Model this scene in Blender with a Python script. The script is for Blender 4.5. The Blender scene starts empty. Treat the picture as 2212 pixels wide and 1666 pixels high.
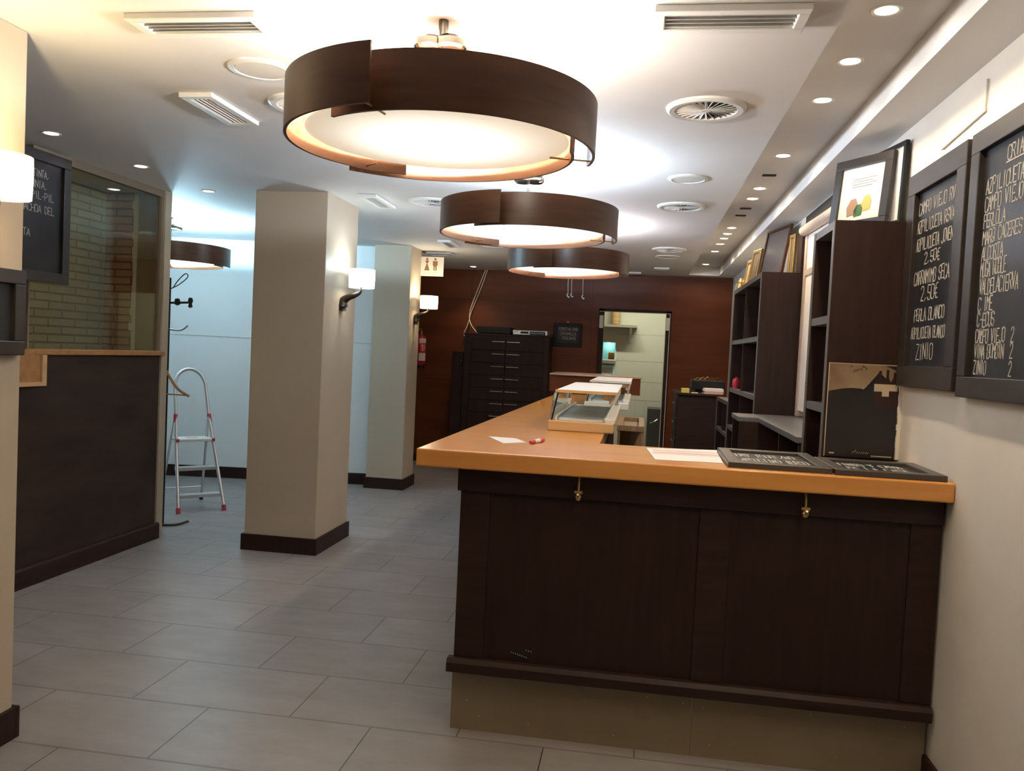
import bpy, bmesh, math, random
from mathutils import Vector, Matrix
random.seed(7)
C = bpy.context.scene.collection
S = bpy.context.scene
PI = math.pi

# ------------------------------------------------------------------ camera, world, exposure
FPX = 1790.47
YAW, PITCH, ROLL = -0.15009734, -0.04039726, 0.04780539
EYE = 1.5
fw = Vector((math.sin(YAW)*math.cos(PITCH), math.cos(YAW)*math.cos(PITCH), math.sin(PITCH)))
rt = Vector((math.cos(YAW), -math.sin(YAW), 0)); up = rt.cross(fw)
r2 = rt*math.cos(ROLL)+up*math.sin(ROLL); u2 = -rt*math.sin(ROLL)+up*math.cos(ROLL)
cd = bpy.data.cameras.new('camera'); cam = bpy.data.objects.new('camera', cd); C.objects.link(cam)
cd.sensor_width = 36; cd.sensor_fit = 'HORIZONTAL'; cd.lens = FPX/2212*36; cd.clip_start = .05
mw = Matrix((r2, u2, -fw)).transposed().to_4x4(); mw.translation = (0, 0, EYE); cam.matrix_world = mw
S.camera = cam
w = bpy.data.worlds.new('night'); S.world = w; w.use_nodes = True
w.node_tree.nodes['Background'].inputs[0].default_value = (.02, .022, .03, 1)
w.node_tree.nodes['Background'].inputs[1].default_value = .3
S.view_settings.view_transform = 'Standard'; S.view_settings.look = 'None'
S.view_settings.gamma = 1; S.view_settings.exposure = 1.12; S.view_settings.use_curve_mapping = False

H = 2.55          # ceiling height
XW = 1.11         # right wall
YB = 10.65        # back wall
STRIP0, STRIP1, ZS = .55, .915, 2.66   # recessed strip with downlights

WARM = (1, .80, .55); COOL = (.72, .88, 1); CYAN = (.44, .78, 1); NEUT = (1, .93, .84)

# ------------------------------------------------------------------ materials
def mat(name, col, rough=.5, metal=0., spec=.5, emit=None, es=0., coat=0., noise=None, bump=None, trans=0.):
    m = bpy.data.materials.new(name); m.use_nodes = True
    nt = m.node_tree; b = nt.nodes['Principled BSDF']
    b.inputs['Base Color'].default_value = (*col, 1); b.inputs['Roughness'].default_value = rough
    b.inputs['Metallic'].default_value = metal; b.inputs['Specular IOR Level'].default_value = spec
    b.inputs['Coat Weight'].default_value = coat; b.inputs['Coat Roughness'].default_value = .15
    b.inputs['Transmission Weight'].default_value = trans
    if emit:
        b.inputs['Emission Color'].default_value = (*emit, 1); b.inputs['Emission Strength'].default_value = es
    if noise:   # (scale vector, second colour, noise scale, detail)
        sc, c2, ns, det = noise
        tc = nt.nodes.new('ShaderNodeTexCoord'); mp = nt.nodes.new('ShaderNodeMapping'); mp.inputs['Scale'].default_value = sc
        n = nt.nodes.new('ShaderNodeTexNoise'); n.inputs['Scale'].default_value = ns; n.inputs['Detail'].default_value = det
        r = nt.nodes.new('ShaderNodeValToRGB'); r.color_ramp.elements[0].position = .32; r.color_ramp.elements[1].position = .68
        r.color_ramp.elements[0].color = (*col, 1); r.color_ramp.elements[1].color = (*c2, 1)
        nt.links.new(tc.outputs['Object'], mp.inputs[0]); nt.links.new(mp.outputs[0], n.inputs['Vector'])
        nt.links.new(n.outputs['Fac'], r.inputs[0]); nt.links.new(r.outputs[0], b.inputs['Base Color'])
        if bump:
            bp = nt.nodes.new('ShaderNodeBump'); bp.inputs['Strength'].default_value = bump; bp.inputs['Distance'].default_value = .003
            nt.links.new(n.outputs['Fac'], bp.inputs['Height']); nt.links.new(bp.outputs[0], b.inputs['Normal'])
    return m

M = {}
M['ceiling'] = mat('painted_ceiling', (.66, .65, .635), .75, spec=.3, noise=((1, 1, 1), (.70, .69, .675), 2.0, 3))
M['cream'] = mat('cream_wall', (.60, .565, .51), .6, spec=.3, noise=((1, 1, 1), (.68, .64, .585), 2.2, 5), bump=.15)
M['white_wall'] = mat('white_wall', (.70, .72, .72), .6, spec=.3, noise=((1, 1, 1), (.74, .75, .745), 1.5, 3))
M['tan'] = mat('tan_column_paint', (.42, .35, .265), .55, spec=.35, noise=((1, 1, 1), (.45, .375, .285), 1.8, 3))
M['dark'] = mat('dark_stained_wood', (.022, .0100, .0080), .48, spec=.22, noise=((1, 1, 12), (.034, .0165, .0125), 3, 6), bump=.1)
M['darkh'] = mat('dark_stained_wood_h', (.020, .0088, .0070), .5, spec=.22, noise=((12, 12, 1), (.030, .0140, .0110), 3, 6))
M['black'] = mat('black_board_frame', (.018, .014, .012), .38, spec=.5, noise=((1, 1, 6), (.026, .020, .017), 6, 4))
M['slate'] = mat('chalkboard_slate', (.010, .011, .014), .34, spec=.3, noise=((1, 1, 1), (.024, .025, .029), 4, 4))
M['chalk'] = mat('chalk', (.42, .40, .37), .9)
M['panelwood'] = mat('walnut_wall_panel', (.105, .027, .009), .36, spec=.2, noise=((.5, .5, 4), (.145, .042, .014), 2.0, 6))
M['drum'] = mat('walnut_veneer', (.046, .017, .0075), .34, spec=.3, noise=((2, 2, 16), (.070, .028, .012), 2.2, 6))
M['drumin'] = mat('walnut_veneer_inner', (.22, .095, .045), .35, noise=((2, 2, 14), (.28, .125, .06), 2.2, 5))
M['oak'] = mat('varnished_oak', (.52, .215, .045), .28, spec=.5, coat=.3, noise=((.7, 9, 9), (.62, .28, .070), 2.2, 6))
M['pine'] = mat('pale_wood', (.58, .36, .17), .4, noise=((1, 8, 8), (.66, .43, .22), 3, 5))
M['orange'] = mat('orange_wood', (.34, .155, .055), .4, noise=((1, 8, 8), (.42, .20, .075), 3, 5))
M['kick'] = mat('worn_plywood_kick', (.215, .165, .10), .6, noise=((1, 1, 1), (.25, .195, .125), 3.5, 6))
M['chrome'] = mat('chrome', (.7, .68, .64), .12, metal=1)
M['mount'] = mat('smoked_chrome', (.10, .085, .065), .12, metal=1)
M['steel'] = mat('brushed_steel', (.58, .59, .60), .28, metal=1)
M['alu'] = mat('aluminium', (.66, .67, .69), .35, metal=.9)
M['brass'] = mat('aged_brass', (.45, .33, .16), .4, metal=.8)
M['white'] = mat('white_plastic', (.74, .73, .70), .45)
M['vent'] = mat('white_vent_metal', (.70, .69, .66), .5)
M['ventdark'] = mat('vent_void', (.035, .03, .027), .8)
M['paper'] = mat('paper', (.66, .64, .63), .8)
M['pink'] = mat('pink_print', (.55, .33, .32), .8)
M['blackp'] = mat('black_plastic', (.010, .010, .011), .4, spec=.25)
M['bronze'] = mat('dark_bronze', (.035, .022, .015), .3, spec=.6, metal=.4)
M['red'] = mat('red_enamel', (.50, .010, .012), .3, coat=.3)
M['redp'] = mat('red_plastic', (.50, .03, .06), .45)
M['grey'] = mat('grey_plastic', (.25, .25, .26), .5)
M['rug'] = mat('cable_white', (.72, .60, .50), .5)
M['traym'] = mat('pale_tray', (.72, .79, .82), .35, spec=.5)
M['kitwall'] = mat('kitchen_wall', (.60, .60, .47), .5)
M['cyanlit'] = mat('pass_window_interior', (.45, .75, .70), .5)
M['yellow'] = mat('yellow_note', (.62, .58, .16), .8)
M['amber'] = mat('orange_box', (.75, .26, .02), .6)
M['straw'] = mat('straw_cord', (.50, .34, .15), .8, noise=((1, 1, 30), (.36, .22, .08), 3, 3))
M['mat_grey'] = mat('grey_shelf_laminate', (.12, .115, .115), .35, spec=.6)
M['gold'] = mat('gilt_frame', (.52, .34, .12), .3, metal=.85)
M['parch'] = mat('poster_paper', (.26, .19, .115), .5, noise=((1, 1, 1), (.13, .065, .035), 5, 3))
M['ink'] = mat('poster_black', (.010, .008, .009), .35)
M['label'] = mat('bottle_label', (.42, .34, .24), .6)
M['bottle'] = mat('bottle_print', (.022, .007, .006), .4)
M['green'] = mat('green_print', (.05, .14, .06), .7)
M['yel'] = mat('yellow_print', (.42, .38, .12), .7)
M['brownp'] = mat('brown_print', (.32, .19, .12), .7)
M['blind'] = mat('blind_fabric', (.78, .70, .62), .7)
M['tube'] = mat('blind_tube', (.52, .40, .32), .4)
M['sign'] = mat('restroom_sign_panel', (.70, .62, .50), .35)
M['signp'] = mat('restroom_sign_print', (.22, .12, .05), .5)
M['wicker'] = mat('wicker', (.34, .24, .14), .7, noise=((30, 30, 4), (.20, .13, .07), 2, 3))
M['toner'] = mat('worn_edge_white', (.62, .58, .50), .7)
def emis(name, col, s):
    m = bpy.data.materials.new(name); m.use_nodes = True; nt = m.node_tree
    b = nt.nodes['Principled BSDF']; b.inputs['Base Color'].default_value = (.8, .78, .72, 1); b.inputs['Roughness'].default_value = .4
    b.inputs['Emission Color'].default_value = (*col, 1); b.inputs['Emission Strength'].default_value = s
    return m
def emis_fall(name, cin, cout, sin_, sout, rad):
    """glass disc lit by the bulbs above it: brighter close to the bulbs in the middle"""
    m = emis(name, cin, sin_); nt = m.node_tree; b = nt.nodes['Principled BSDF']
    tc = nt.nodes.new('ShaderNodeTexCoord'); mp = nt.nodes.new('ShaderNodeMapping'); mp.inputs['Scale'].default_value = (1/rad, 1/rad, 0)
    g = nt.nodes.new('ShaderNodeTexGradient'); g.gradient_type = 'QUADRATIC_SPHERE'
    r = nt.nodes.new('ShaderNodeValToRGB'); r.color_ramp.elements[0].color = (*[c*sout for c in cout], 1); r.color_ramp.elements[1].color = (*[c*sin_ for c in cin], 1)
    r.color_ramp.elements[1].position = .75
    nt.links.new(tc.outputs['Object'], mp.inputs[0]); nt.links.new(mp.outputs[0], g.inputs[0]); nt.links.new(g.outputs['Fac'], r.inputs[0])
    nt.links.new(r.outputs[0], b.inputs['Emission Color']); b.inputs['Emission Strength'].default_value = 1
    return m
M['glow'] = emis('downlight_lamp', (1, .86, .66), 9)
M['glowc'] = emis('downlight_lamp_cool', (1, .93, .85), 9)
M['bulb'] = emis('warm_bulb', (1, .85, .6), 14)

def glass(name, tint, refl=.10):
    m = bpy.data.materials.new(name); m.use_nodes = True; nt = m.node_tree; nt.nodes.remove(nt.nodes['Principled BSDF'])
    o = nt.nodes['Material Output']; t = nt.nodes.new('ShaderNodeBsdfTransparent'); t.inputs[0].default_value = (*tint, 1)
    g = nt.nodes.new('ShaderNodeBsdfGlossy'); g.inputs['Roughness'].default_value = .03; g.inputs[0].default_value = (.9, .93, .92, 1)
    lw = nt.nodes.new('ShaderNodeLayerWeight'); lw.inputs[0].default_value = .5
    f = nt.nodes.new('ShaderNodeMath'); f.operation = 'POWER'; f.inputs[1].default_value = 4; nt.links.new(lw.outputs['Facing'], f.inputs[0])
    a = nt.nodes.new('ShaderNodeMath'); a.operation = 'ADD'; a.inputs[1].default_value = refl; a.use_clamp = True
    x = nt.nodes.new('ShaderNodeMixShader'); nt.links.new(f.outputs[0], a.inputs[0]); nt.links.new(a.outputs[0], x.inputs[0])
    nt.links.new(t.outputs[0], x.inputs[1]); nt.links.new(g.outputs[0], x.inputs[2]); nt.links.new(x.outputs[0], o.inputs[0])
    return m
M['tinted'] = glass('tinted_glass', (.84, .84, .76), .035)
M['clear'] = glass('clear_glass', (.90, .95, .93), .03)

def floor_mat():
    m = mat('grey_stone_tiles', (.2, .2, .2), .38, spec=.45); nt = m.node_tree; b = nt.nodes['Principled BSDF']
    geo = nt.nodes.new('ShaderNodeNewGeometry'); mp = nt.nodes.new('ShaderNodeMapping')
    mp.inputs['Location'].default_value = (-.061+20*.683, -.0545+20*.4345, 0)
    br = nt.nodes.new('ShaderNodeTexBrick'); br.offset = .5; br.offset_frequency = 2
    for k, v in (('Scale', 1), ('Mortar Size', .0022), ('Mortar Smooth', .1), ('Bias', 0), ('Brick Width', .683), ('Row Height', .4345)): br.inputs[k].default_value = v
    br.inputs['Color1'].default_value = (.262, .242, .236, 1); br.inputs['Color2'].default_value = (.288, .268, .262, 1); br.inputs['Mortar'].default_value = (.035, .030, .028, 1)
    nt.links.new(geo.outputs['Position'], mp.inputs[0]); nt.links.new(mp.outputs[0], br.inputs['Vector'])
    n = nt.nodes.new('ShaderNodeTexNoise'); n.inputs['Scale'].default_value = 3.2; n.inputs['Detail'].default_value = 8; n.inputs['Roughness'].default_value = .65
    mp2 = nt.nodes.new('ShaderNodeMapping'); mp2.inputs['Scale'].default_value = (1, 2.2, 1); nt.links.new(geo.outputs['Position'], mp2.inputs[0]); nt.links.new(mp2.outputs[0], n.inputs['Vector'])
    r = nt.nodes.new('ShaderNodeValToRGB'); r.color_ramp.elements[0].position = .3; r.color_ramp.elements[0].color = (.80, .79, .77, 1); r.color_ramp.elements[1].position = .7; r.color_ramp.elements[1].color = (1.05, 1.05, 1.05, 1)
    nt.links.new(n.outputs['Fac'], r.inputs[0])
    # row joints are filled nearly flush: fade them against the open cross joints
    sep = nt.nodes.new('ShaderNodeSeparateXYZ'); nt.links.new(mp.outputs[0], sep.inputs[0])
    dv = nt.nodes.new('ShaderNodeMath'); dv.operation = 'DIVIDE'; dv.inputs[1].default_value = .4345; nt.links.new(sep.outputs[1], dv.inputs[0])
    fr = nt.nodes.new('ShaderNodeMath'); fr.operation = 'PINGPONG'; fr.inputs[1].default_value = .5; nt.links.new(dv.outputs[0], fr.inputs[0])
    lt = nt.nodes.new('ShaderNodeMath'); lt.operation = 'LESS_THAN'; lt.inputs[1].default_value = .012; nt.links.new(fr.outputs[0], lt.inputs[0])
    mx0 = nt.nodes.new('ShaderNodeMix'); mx0.data_type = 'RGBA'; mx0.inputs[7].default_value = (.165, .152, .145, 1)
    nt.links.new(lt.outputs[0], mx0.inputs[0]); nt.links.new(br.outputs['Color'], mx0.inputs[6])
    mx = nt.nodes.new('ShaderNodeMix'); mx.data_type = 'RGBA'; mx.blend_type = 'MULTIPLY'; mx.inputs[0].default_value = 1
    nt.links.new(mx0.outputs[2], mx.inputs[6]); nt.links.new(r.outputs[0], mx.inputs[7]); nt.links.new(mx.outputs[2], b.inputs['Base Color'])
    bp = nt.nodes.new('ShaderNodeBump'); bp.inputs['Strength'].default_value = .15; bp.inputs['Distance'].default_value = .002
    nt.links.new(n.outputs['Fac'], bp.inputs['Height']); nt.links.new(bp.outputs[0], b.inputs['Normal'])
    return m
M['floor'] = floor_mat()

def brick_mat(name, c1, c2, mortar, axis):
    m = mat(name, c1, .7); nt = m.node_tree; b = nt.nodes['Principled BSDF']
    geo = nt.nodes.new('ShaderNodeNewGeometry'); sep = nt.nodes.new('ShaderNodeSeparateXYZ'); cmb = nt.nodes.new('ShaderNodeCombineXYZ')
    nt.links.new(geo.outputs['Position'], sep.inputs[0]); nt.links.new(sep.outputs[axis], cmb.inputs[0]); nt.links.new(sep.outputs[2], cmb.inputs[1])
    br = nt.nodes.new('ShaderNodeTexBrick')
    for k, v in (('Scale', 1), ('Mortar Size', .007), ('Mortar Smooth', .4), ('Brick Width', .27), ('Row Height', .0565)): br.inputs[k].default_value = v
    br.inputs['Color1'].default_value = (*c1, 1); br.inputs['Color2'].default_value = (*c2, 1); br.inputs['Mortar'].default_value = (*mortar, 1)
    nt.links.new(cmb.outputs[0], br.inputs['Vector']); nt.links.new(br.outputs['Color'], b.inputs['Base Color'])
    bp = nt.nodes.new('ShaderNodeBump'); bp.invert = True; bp.inputs['Distance'].default_value = .01; nt.links.new(br.outputs['Fac'], bp.inputs['Height']); nt.links.new(bp.outputs[0], b.inputs['Normal'])
    return m
M['brickw'] = brick_mat('painted_brick', (.42, .37, .28), (.48, .43, .33), (.28, .24, .18), 1)
M['brickb'] = brick_mat('brown_brick', (.34, .19, .11), (.40, .23, .14), (.14, .085, .05), 0)

# ------------------------------------------------------------------ mesh helpers (world coordinates)
def BM(): return bmesh.new()
def box(bm, x0, x1, y0, y1, z0, z1):
    v = [bm.verts.new(p) for p in ((x0,y0,z0),(x1,y0,z0),(x1,y1,z0),(x0,y1,z0),(x0,y0,z1),(x1,y0,z1),(x1,y1,z1),(x0,y1,z1))]
    for f in ((0,3,2,1),(4,5,6,7),(0,1,5,4),(1,2,6,5),(2,3,7,6),(3,0,4,7)): bm.faces.new([v[i] for i in f])
    return bm
def B(*a):
    bm = BM()
    for q in a: box(bm, *q)
    return bm
def obox(bm, o, u, v, n, a, b, c):
    """box with corner o and edges u*a, v*b, n*c"""
    o, u, v, n = map(Vector, (o, u, v, n)); P = []
    for k in (0, 1):
        for (i, j) in ((0, 0), (1, 0), (1, 1), (0, 1)): P.append(bm.verts.new(o+u*(a*i)+v*(b*j)+n*(c*k)))
    for f in ((0,3,2,1),(4,5,6,7),(0,1,5,4),(1,2,6,5),(2,3,7,6),(3,0,4,7)): bm.faces.new([P[i] for i in f])
    return bm
def prism(bm, poly, ax, a0, a1):
    """extrude a 2d polygon; ax: axis of extrusion, poly in the two other axes in xyz order"""
    def P(p, a):
        q = list(p); q.insert(ax, a); return q
    n = len(poly); v0 = [bm.verts.new(P(p, a0)) for p in poly]; v1 = [bm.verts.new(P(p, a1)) for p in poly]
    bm.faces.new(v0); bm.faces.new(v1[::-1])
    for i in range(n): bm.faces.new((v0[i], v0[(i+1) % n], v1[(i+1) % n], v1[i]))
    return bm
def tube(bm, pts, r, seg=10, closed=False, caps=True):
    pts = [Vector(p) for p in pts]; n = len(pts); rings = []
    rs = r if isinstance(r, (list, tuple)) else [r]*n
    t0 = (pts[1]-pts[0]).normalized(); ref = Vector((0, 0, 1)) if abs(t0.z) < .9 else Vector((1, 0, 0))
    nrm = t0.cross(ref).normalized()
    for i, p in enumerate(pts):
        if closed: t = (pts[(i+1) % n]-pts[i-1]).normalized()
        else: t = (pts[min(i+1, n-1)]-pts[max(i-1, 0)]).normalized()
        nrm = (nrm-t*nrm.dot(t)).normalized(); bn = t.cross(nrm)
        rings.append([bm.verts.new(p+(nrm*math.cos(2*PI*k/seg)+bn*math.sin(2*PI*k/seg))*rs[i]) for k in range(seg)])
    m = n if closed else n-1
    for i in range(m):
        a, b = rings[i], rings[(i+1) % n]
        for k in range(seg): bm.faces.new((a[k], a[(k+1) % seg], b[(k+1) % seg], b[k]))
    if caps and not closed: bm.faces.new(rings[0][::-1]); bm.faces.new(rings[-1])
    return bm
def lathe(bm, prof, c=(0, 0, 0), seg=48, sx=1, sy=1):
    """prof: (radius, z) pairs; revolved about z through c"""
    rings = []
    for r, z in prof:
        if r < 1e-5: rings.append([bm.verts.new((c[0], c[1], c[2]+z))])
        else: rings.append([bm.verts.new((c[0]+r*sx*math.cos(2*PI*k/seg), c[1]+r*sy*math.sin(2*PI*k/seg), c[2]+z)) for k in range(seg)])
    for a, b in zip(rings, rings[1:]):
        for k in range(seg):
            k2 = (k+1) % seg
            if len(a) == 1 and len(b) == 1: continue
            if len(a) == 1: bm.faces.new((a[0], b[k2], b[k]))
            elif len(b) == 1: bm.faces.new((a[k], a[k2], b[0]))
            else: bm.faces.new((a[k], a[k2], b[k2], b[k]))
    return bm
def smooth_curve(pts, n=8):
    """Catmull-Rom through pts"""
    P = [Vector(p) for p in pts]; P = [P[0]*2-P[1]]+P+[P[-1]*2-P[-2]]; out = []
    for i in range(1, len(P)-2):
        for k in range(n):
            t = k/n; a, b, c, d = P[i-1:i+3]
            out.append(.5*((2*b)+(c-a)*t+(2*a-5*b+4*c-d)*t*t+(3*b-a-3*c+d)*t**3))
    out.append(P[-2]); return out

WM = {}
def obj(name, bm, m, parent=None, smooth=False, bevel=0, kind=None):
    inv = WM[parent.name].inverted() if parent is not None and parent.name in WM else None
    me = bpy.data.meshes.new(name)
    bmesh.ops.recalc_face_normals(bm, faces=bm.faces)
    if inv: bm.transform(inv)
    bm.to_mesh(me); bm.free()
    for mm in (m if isinstance(m, (list, tuple)) else [m]): me.materials.append(mm)
    o = bpy.data.objects.new(name, me); C.objects.link(o)
    if smooth:
        for p in me.polygons: p.use_smooth = True
        try: me.set_sharp_from_angle(angle=math.radians(35))
        except Exception: pass
    if parent is not None:
        o.parent = parent
        if inv: WM[o.name] = WM[parent.name]
    if bevel:
        md = o.modifiers.new('bevel', 'BEVEL'); md.width = bevel; md.segments = 2; md.limit_method = 'ANGLE'; md.angle_limit = math.radians(40)
    if kind: o['kind'] = kind
    return o
def thing(name, label, cat, loc=(0, 0, 0), rz=0, group=None):
    o = bpy.data.objects.new(name, None); C.objects.link(o); o.location = loc; o.rotation_euler = (0, 0, rz)
    o.empty_display_size = .1
    WM[o.name] = Matrix.Translation(loc) @ Matrix.Rotation(rz, 4, 'Z')
    return tag(o, label, cat, group)
def tag(o, label, cat, group=None):
    o['label'] = label; o['category'] = cat
    if group: o['group'] = group
    return o
def struct(name, bm, m, **k): return obj(name, bm, m, kind='structure', **k)
def dup(root, loc, label, group=None, rz=None):
    r = root.copy(); C.objects.link(r); r.location = loc; r['label'] = label
    if group: r['group'] = group
    if rz is not None: r.rotation_euler = (0, 0, rz)
    for ch in list(root.children):
        c = ch.copy(); C.objects.link(c); c.parent = r
        for g in list(ch.children):
            d = g.copy(); C.objects.link(d); d.parent = c
    return r
def lamp(name, kind, loc, energy, col, rad=.05, parent=None, rot=(0, 0, 0), **k):
    l = bpy.data.lights.new(name, kind); l.energy = energy; l.color = col
    if kind in ('POINT', 'SPOT'): l.shadow_soft_size = rad
    for a, b in k.items(): setattr(l, a, b)
    o = bpy.data.objects.new(name, l); C.objects.link(o); o.location = loc; o.rotation_euler = rot
    if parent is not None: o.parent = parent
    return o

# ------------------------------------------------------------------ stroke lettering
G = {'A':'0026 2640 1232'.split(), 'B':['000636454433 03 '.strip().replace(' ','') , '0333424130 00'.replace(' ','')], 'C':['45361605011030 41'.replace(' ','')],
 'D':['00062644422000'],'E':['46060040','0333'],'F':['460600','0333'],'G':['453616050110304143 23'.replace(' ','')],'H':['0006','4640','0343'],'I':['2026'],
 'J':['4641301001'],'K':['0006','4602','1340'],'L':['060040'],'M':['0006234640'],'N':['00064046'],'O':['163645413010010516'],'P':['00063645443303'],
 'Q':['163645413010010516','2240'],'R':['00063645443303','2340'],'S':['4536160504133342413010 01'.replace(' ','')],'T':['0646','2026'],'U':['060110304146'],
 'V':['062046'],'W':['0610233046'],'X':['0046','0640'],'Y':['062346','2320'],'Z':['06460040'],'0':['163645413010010516'],'1':['152620'],
 '2':['051636454 40040'.replace(' ','')],'3':['0516364544330333424130 1001'.replace(' ','')],'5':['460603334241 301001'.replace(' ','')],'-':['1333'],'.':['2021'],',':['2110'],"'":['2625'],
 '€':['4626141220 40'.replace(' ',''),'0434','0232'],' ':[]}
def letters(bm, text, o, u, v, n, h, w=None, stroke=.004, jit=.15, seed=1, gap=.35, thick=.0008):
    """flat chalk strokes; o origin of the baseline, u along, v up, n out of the board; w: fit to this width"""
    rnd = random.Random(seed); o, u, v, n = map(Vector, (o, u, v, n)); N = len(text)
    cw = (w/(N+(N-1)*gap*.5) if w else h*.55); adv = cw*(1+gap*.5); x = 0
    for ch in text:
        base = 'N' if ch == 'Ñ' else ch
        strokes = list(G.get(base, []))
        if ch == 'Ñ': strokes.append('1737')
        dy = rnd.uniform(-.05, .05)*h
        for s in strokes:
            pts = [(int(s[i]), int(s[i+1])) for i in range(0, len(s)-1, 2)]
            P = [o+u*(x+(a/4+rnd.uniform(-jit, jit)*.25)*cw)+v*(dy+(b/6+rnd.uniform(-jit, jit)*.12)*h)+n*thick for a, b in pts]
            for a, b in zip(P, P[1:]):
                d = b-a; L = d.length
                if L < 1e-5: continue
                d /= L; sd = n.cross(d); obox(bm, a-sd*stroke*.5-d*stroke*.4-n*thick, d, sd, n, L+stroke*.8, stroke, thick)
        x += adv
    return bm

# ================================================================== THE SETTING
struct('floor', B((-5.4, 3.2, -1.6, 14, -.1, 0)), M['floor'])
# ceiling: main slab, recess above the strip, far band; all one shell
cb = B((-5.4, STRIP0, -1.6, YB+.02, H, H+.2), (STRIP0, STRIP1, -1.6, 10.45, ZS, H+.2), (STRIP0, STRIP1, 10.45, YB+.02, H, H+.2), (STRIP1, XW+.1, -1.6, YB+.02, H, H+.2))
struct('ceiling', cb, M['ceiling'])
struct('wall_right', B((XW, XW+.12, -1.6, YB, 0, H)), M['cream'])
struct('wall_front', B((-5.4, XW+.12, -1.72, -1.6, 0, H+.1)), M['cream'])
struct('baseboard_right', B((XW-.016, XW, -1.6, 3.165, 0, .11)), M['darkh'], bevel=.003)
# back wall of walnut panels with the kitchen doorway
DX0, DX1, DZ = -.51, .36, 2.09
wb = B((-3.6, DX0, YB, YB+.1, 0, H), (DX1, XW+.1, YB, YB+.1, 0, H), (DX0, DX1, YB, YB+.1, DZ, H))
struct('wall_back', wb, M['panelwood'])
tr = B((-3.0, -.80, YB-.0015, YB+.01, 2.155, 2.158), (-1.0, -.62, YB-.0015, YB+.01, 1.485, 1.489), (-.625, -.622, YB-.0015, YB+.01, .2, H), (-3.0, -2.2, YB-.0015, YB+.01, 1.1, 1.103), (-2.2, -2.197, YB-.0015, YB+.01, 1.9, H))
struct('trim_1', tr, M['darkh'])
struct('baseboard_back', B((-3.5, DX0-.06, YB-.015, YB, 0, .1), (DX1+.06, XW, YB-.015, YB, 0, .1)), M['darkh'])
# white wall of the side room (slightly out of square)
def slab(p, q, th, z0, z1):
    p, q = Vector((*p, 0)), Vector((*q, 0)); d = (q-p); L = d.length; d /= L; n = Vector((-d.y, d.x, 0))
    return obox(BM(), p+Vector((0, 0, z0)), d, n, Vector((0, 0, 1)), L, th, z1-z0)
WL, WR = (-5.4, 8.16), (-2.45, 8.60)
struct('wall_side_room', slab(WL, WR, .1, 0, H), M['white_wall'])
struct('baseboard_side_room', obox(BM(), (WL[0]+.001, WL[1]-.014, 0), Vector((2.95, .44, 0)).normalized(), (0, 1, 0), (0, 0, 1), 2.96, .014, .12), M['darkh'])
struct('trim_2', obox(BM(), (WL[0]+.001, WL[1]-.004, 1.515), Vector((2.95, .44, 0)).normalized(), (0, 1, 0), (0, 0, 1), 2.9, .004, .004), M['tan'])
struct('wall_corridor', B((-3.6, -3.5, 8.75, YB, 0, H)), M['cream'])
struct('wall_left', B((-5.4, -5.3, -1.6, 8.2, 0, H)), M['white_wall'])
# niche of brick behind the glass partition
struct('wall_niche_left', B((-4.12, -4.0, 2.9, 5.8, 0, H)), M['brickw'])
nb = B((-4.0, -3.76, 5.72, 5.8, 0, H)); struct('wall_niche_back', nb, M['brickb'])
nj = BM()
for k in range(45):
    e = random.uniform(0, .03) if k % 2 else random.uniform(.0, .012)
    box(nj, -3.762-e, -3.735, 5.712, 5.80, k*.0565, (k+1)*.0565)
struct('trim_3', nj, M['toner'])
struct('wall_niche_plaster', B((-3.735, -3.53, 5.72, 5.8, 0, H)), mat('niche_plaster', (.27, .20, .13), .6))
struct('wall_niche_near', B((-4.0, -3.5, 2.9, 2.98, 0, H)), M['tan'])
# kitchen behind the doorway
struct('wall_kitchen_back', B((-1.6, -.56, 12.3, 12.4, 0, H+.3), (-.345, 1.6, 12.3, 12.4, 0, H+.3), (-.56, -.345, 12.3, 12.4, 0, 1.46), (-.56, -.345, 12.3, 12.4, 1.71, H+.3)), M['kitwall'])
struct('wall_kitchen_left', B((-1.7, -1.6, YB+.1, 12.4, 0, H+.3)), M['kitwall'])
struct('wall_kitchen_right', B((1.6, 1.7, YB+.1, 12.4, 0, H+.3)), M['kitwall'])
struct('ceiling_kitchen', B((-1.7, 1.7, YB+.1, 12.4, H+.3, H+.4)), M['kitwall'])
kl = B((-.335, 1.5, 12.298, 12.3, 1.45, 1.453), (-.335, 1.5, 12.298, 12.3, 1.15, 1.153), (-.335, 1.5, 12.298, 12.3, .88, .883), (-.335, 1.5, 12.298, 12.3, 1.84, 1.843), (-.02, -.017, 12.298, 12.3, .3, 1.15), (.12, .123, 12.298, 12.3, .1, .88))
struct('trim_4', kl, mat('tile_joint', (.40, .39, .30), .7))
struct('window_1', B((-.35, -.335, 12.28, 12.5, 1.45, 1.72), (-.57, -.335, 12.28, 12.5, 1.71, 1.725), (-.57, -.335, 12.26, 12.5, 1.445, 1.46)), M['white'])
struct('wall_pass_room', B((-.8, -.1, 12.6, 12.65, 1.2, 2)), M['cyanlit'])

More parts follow.
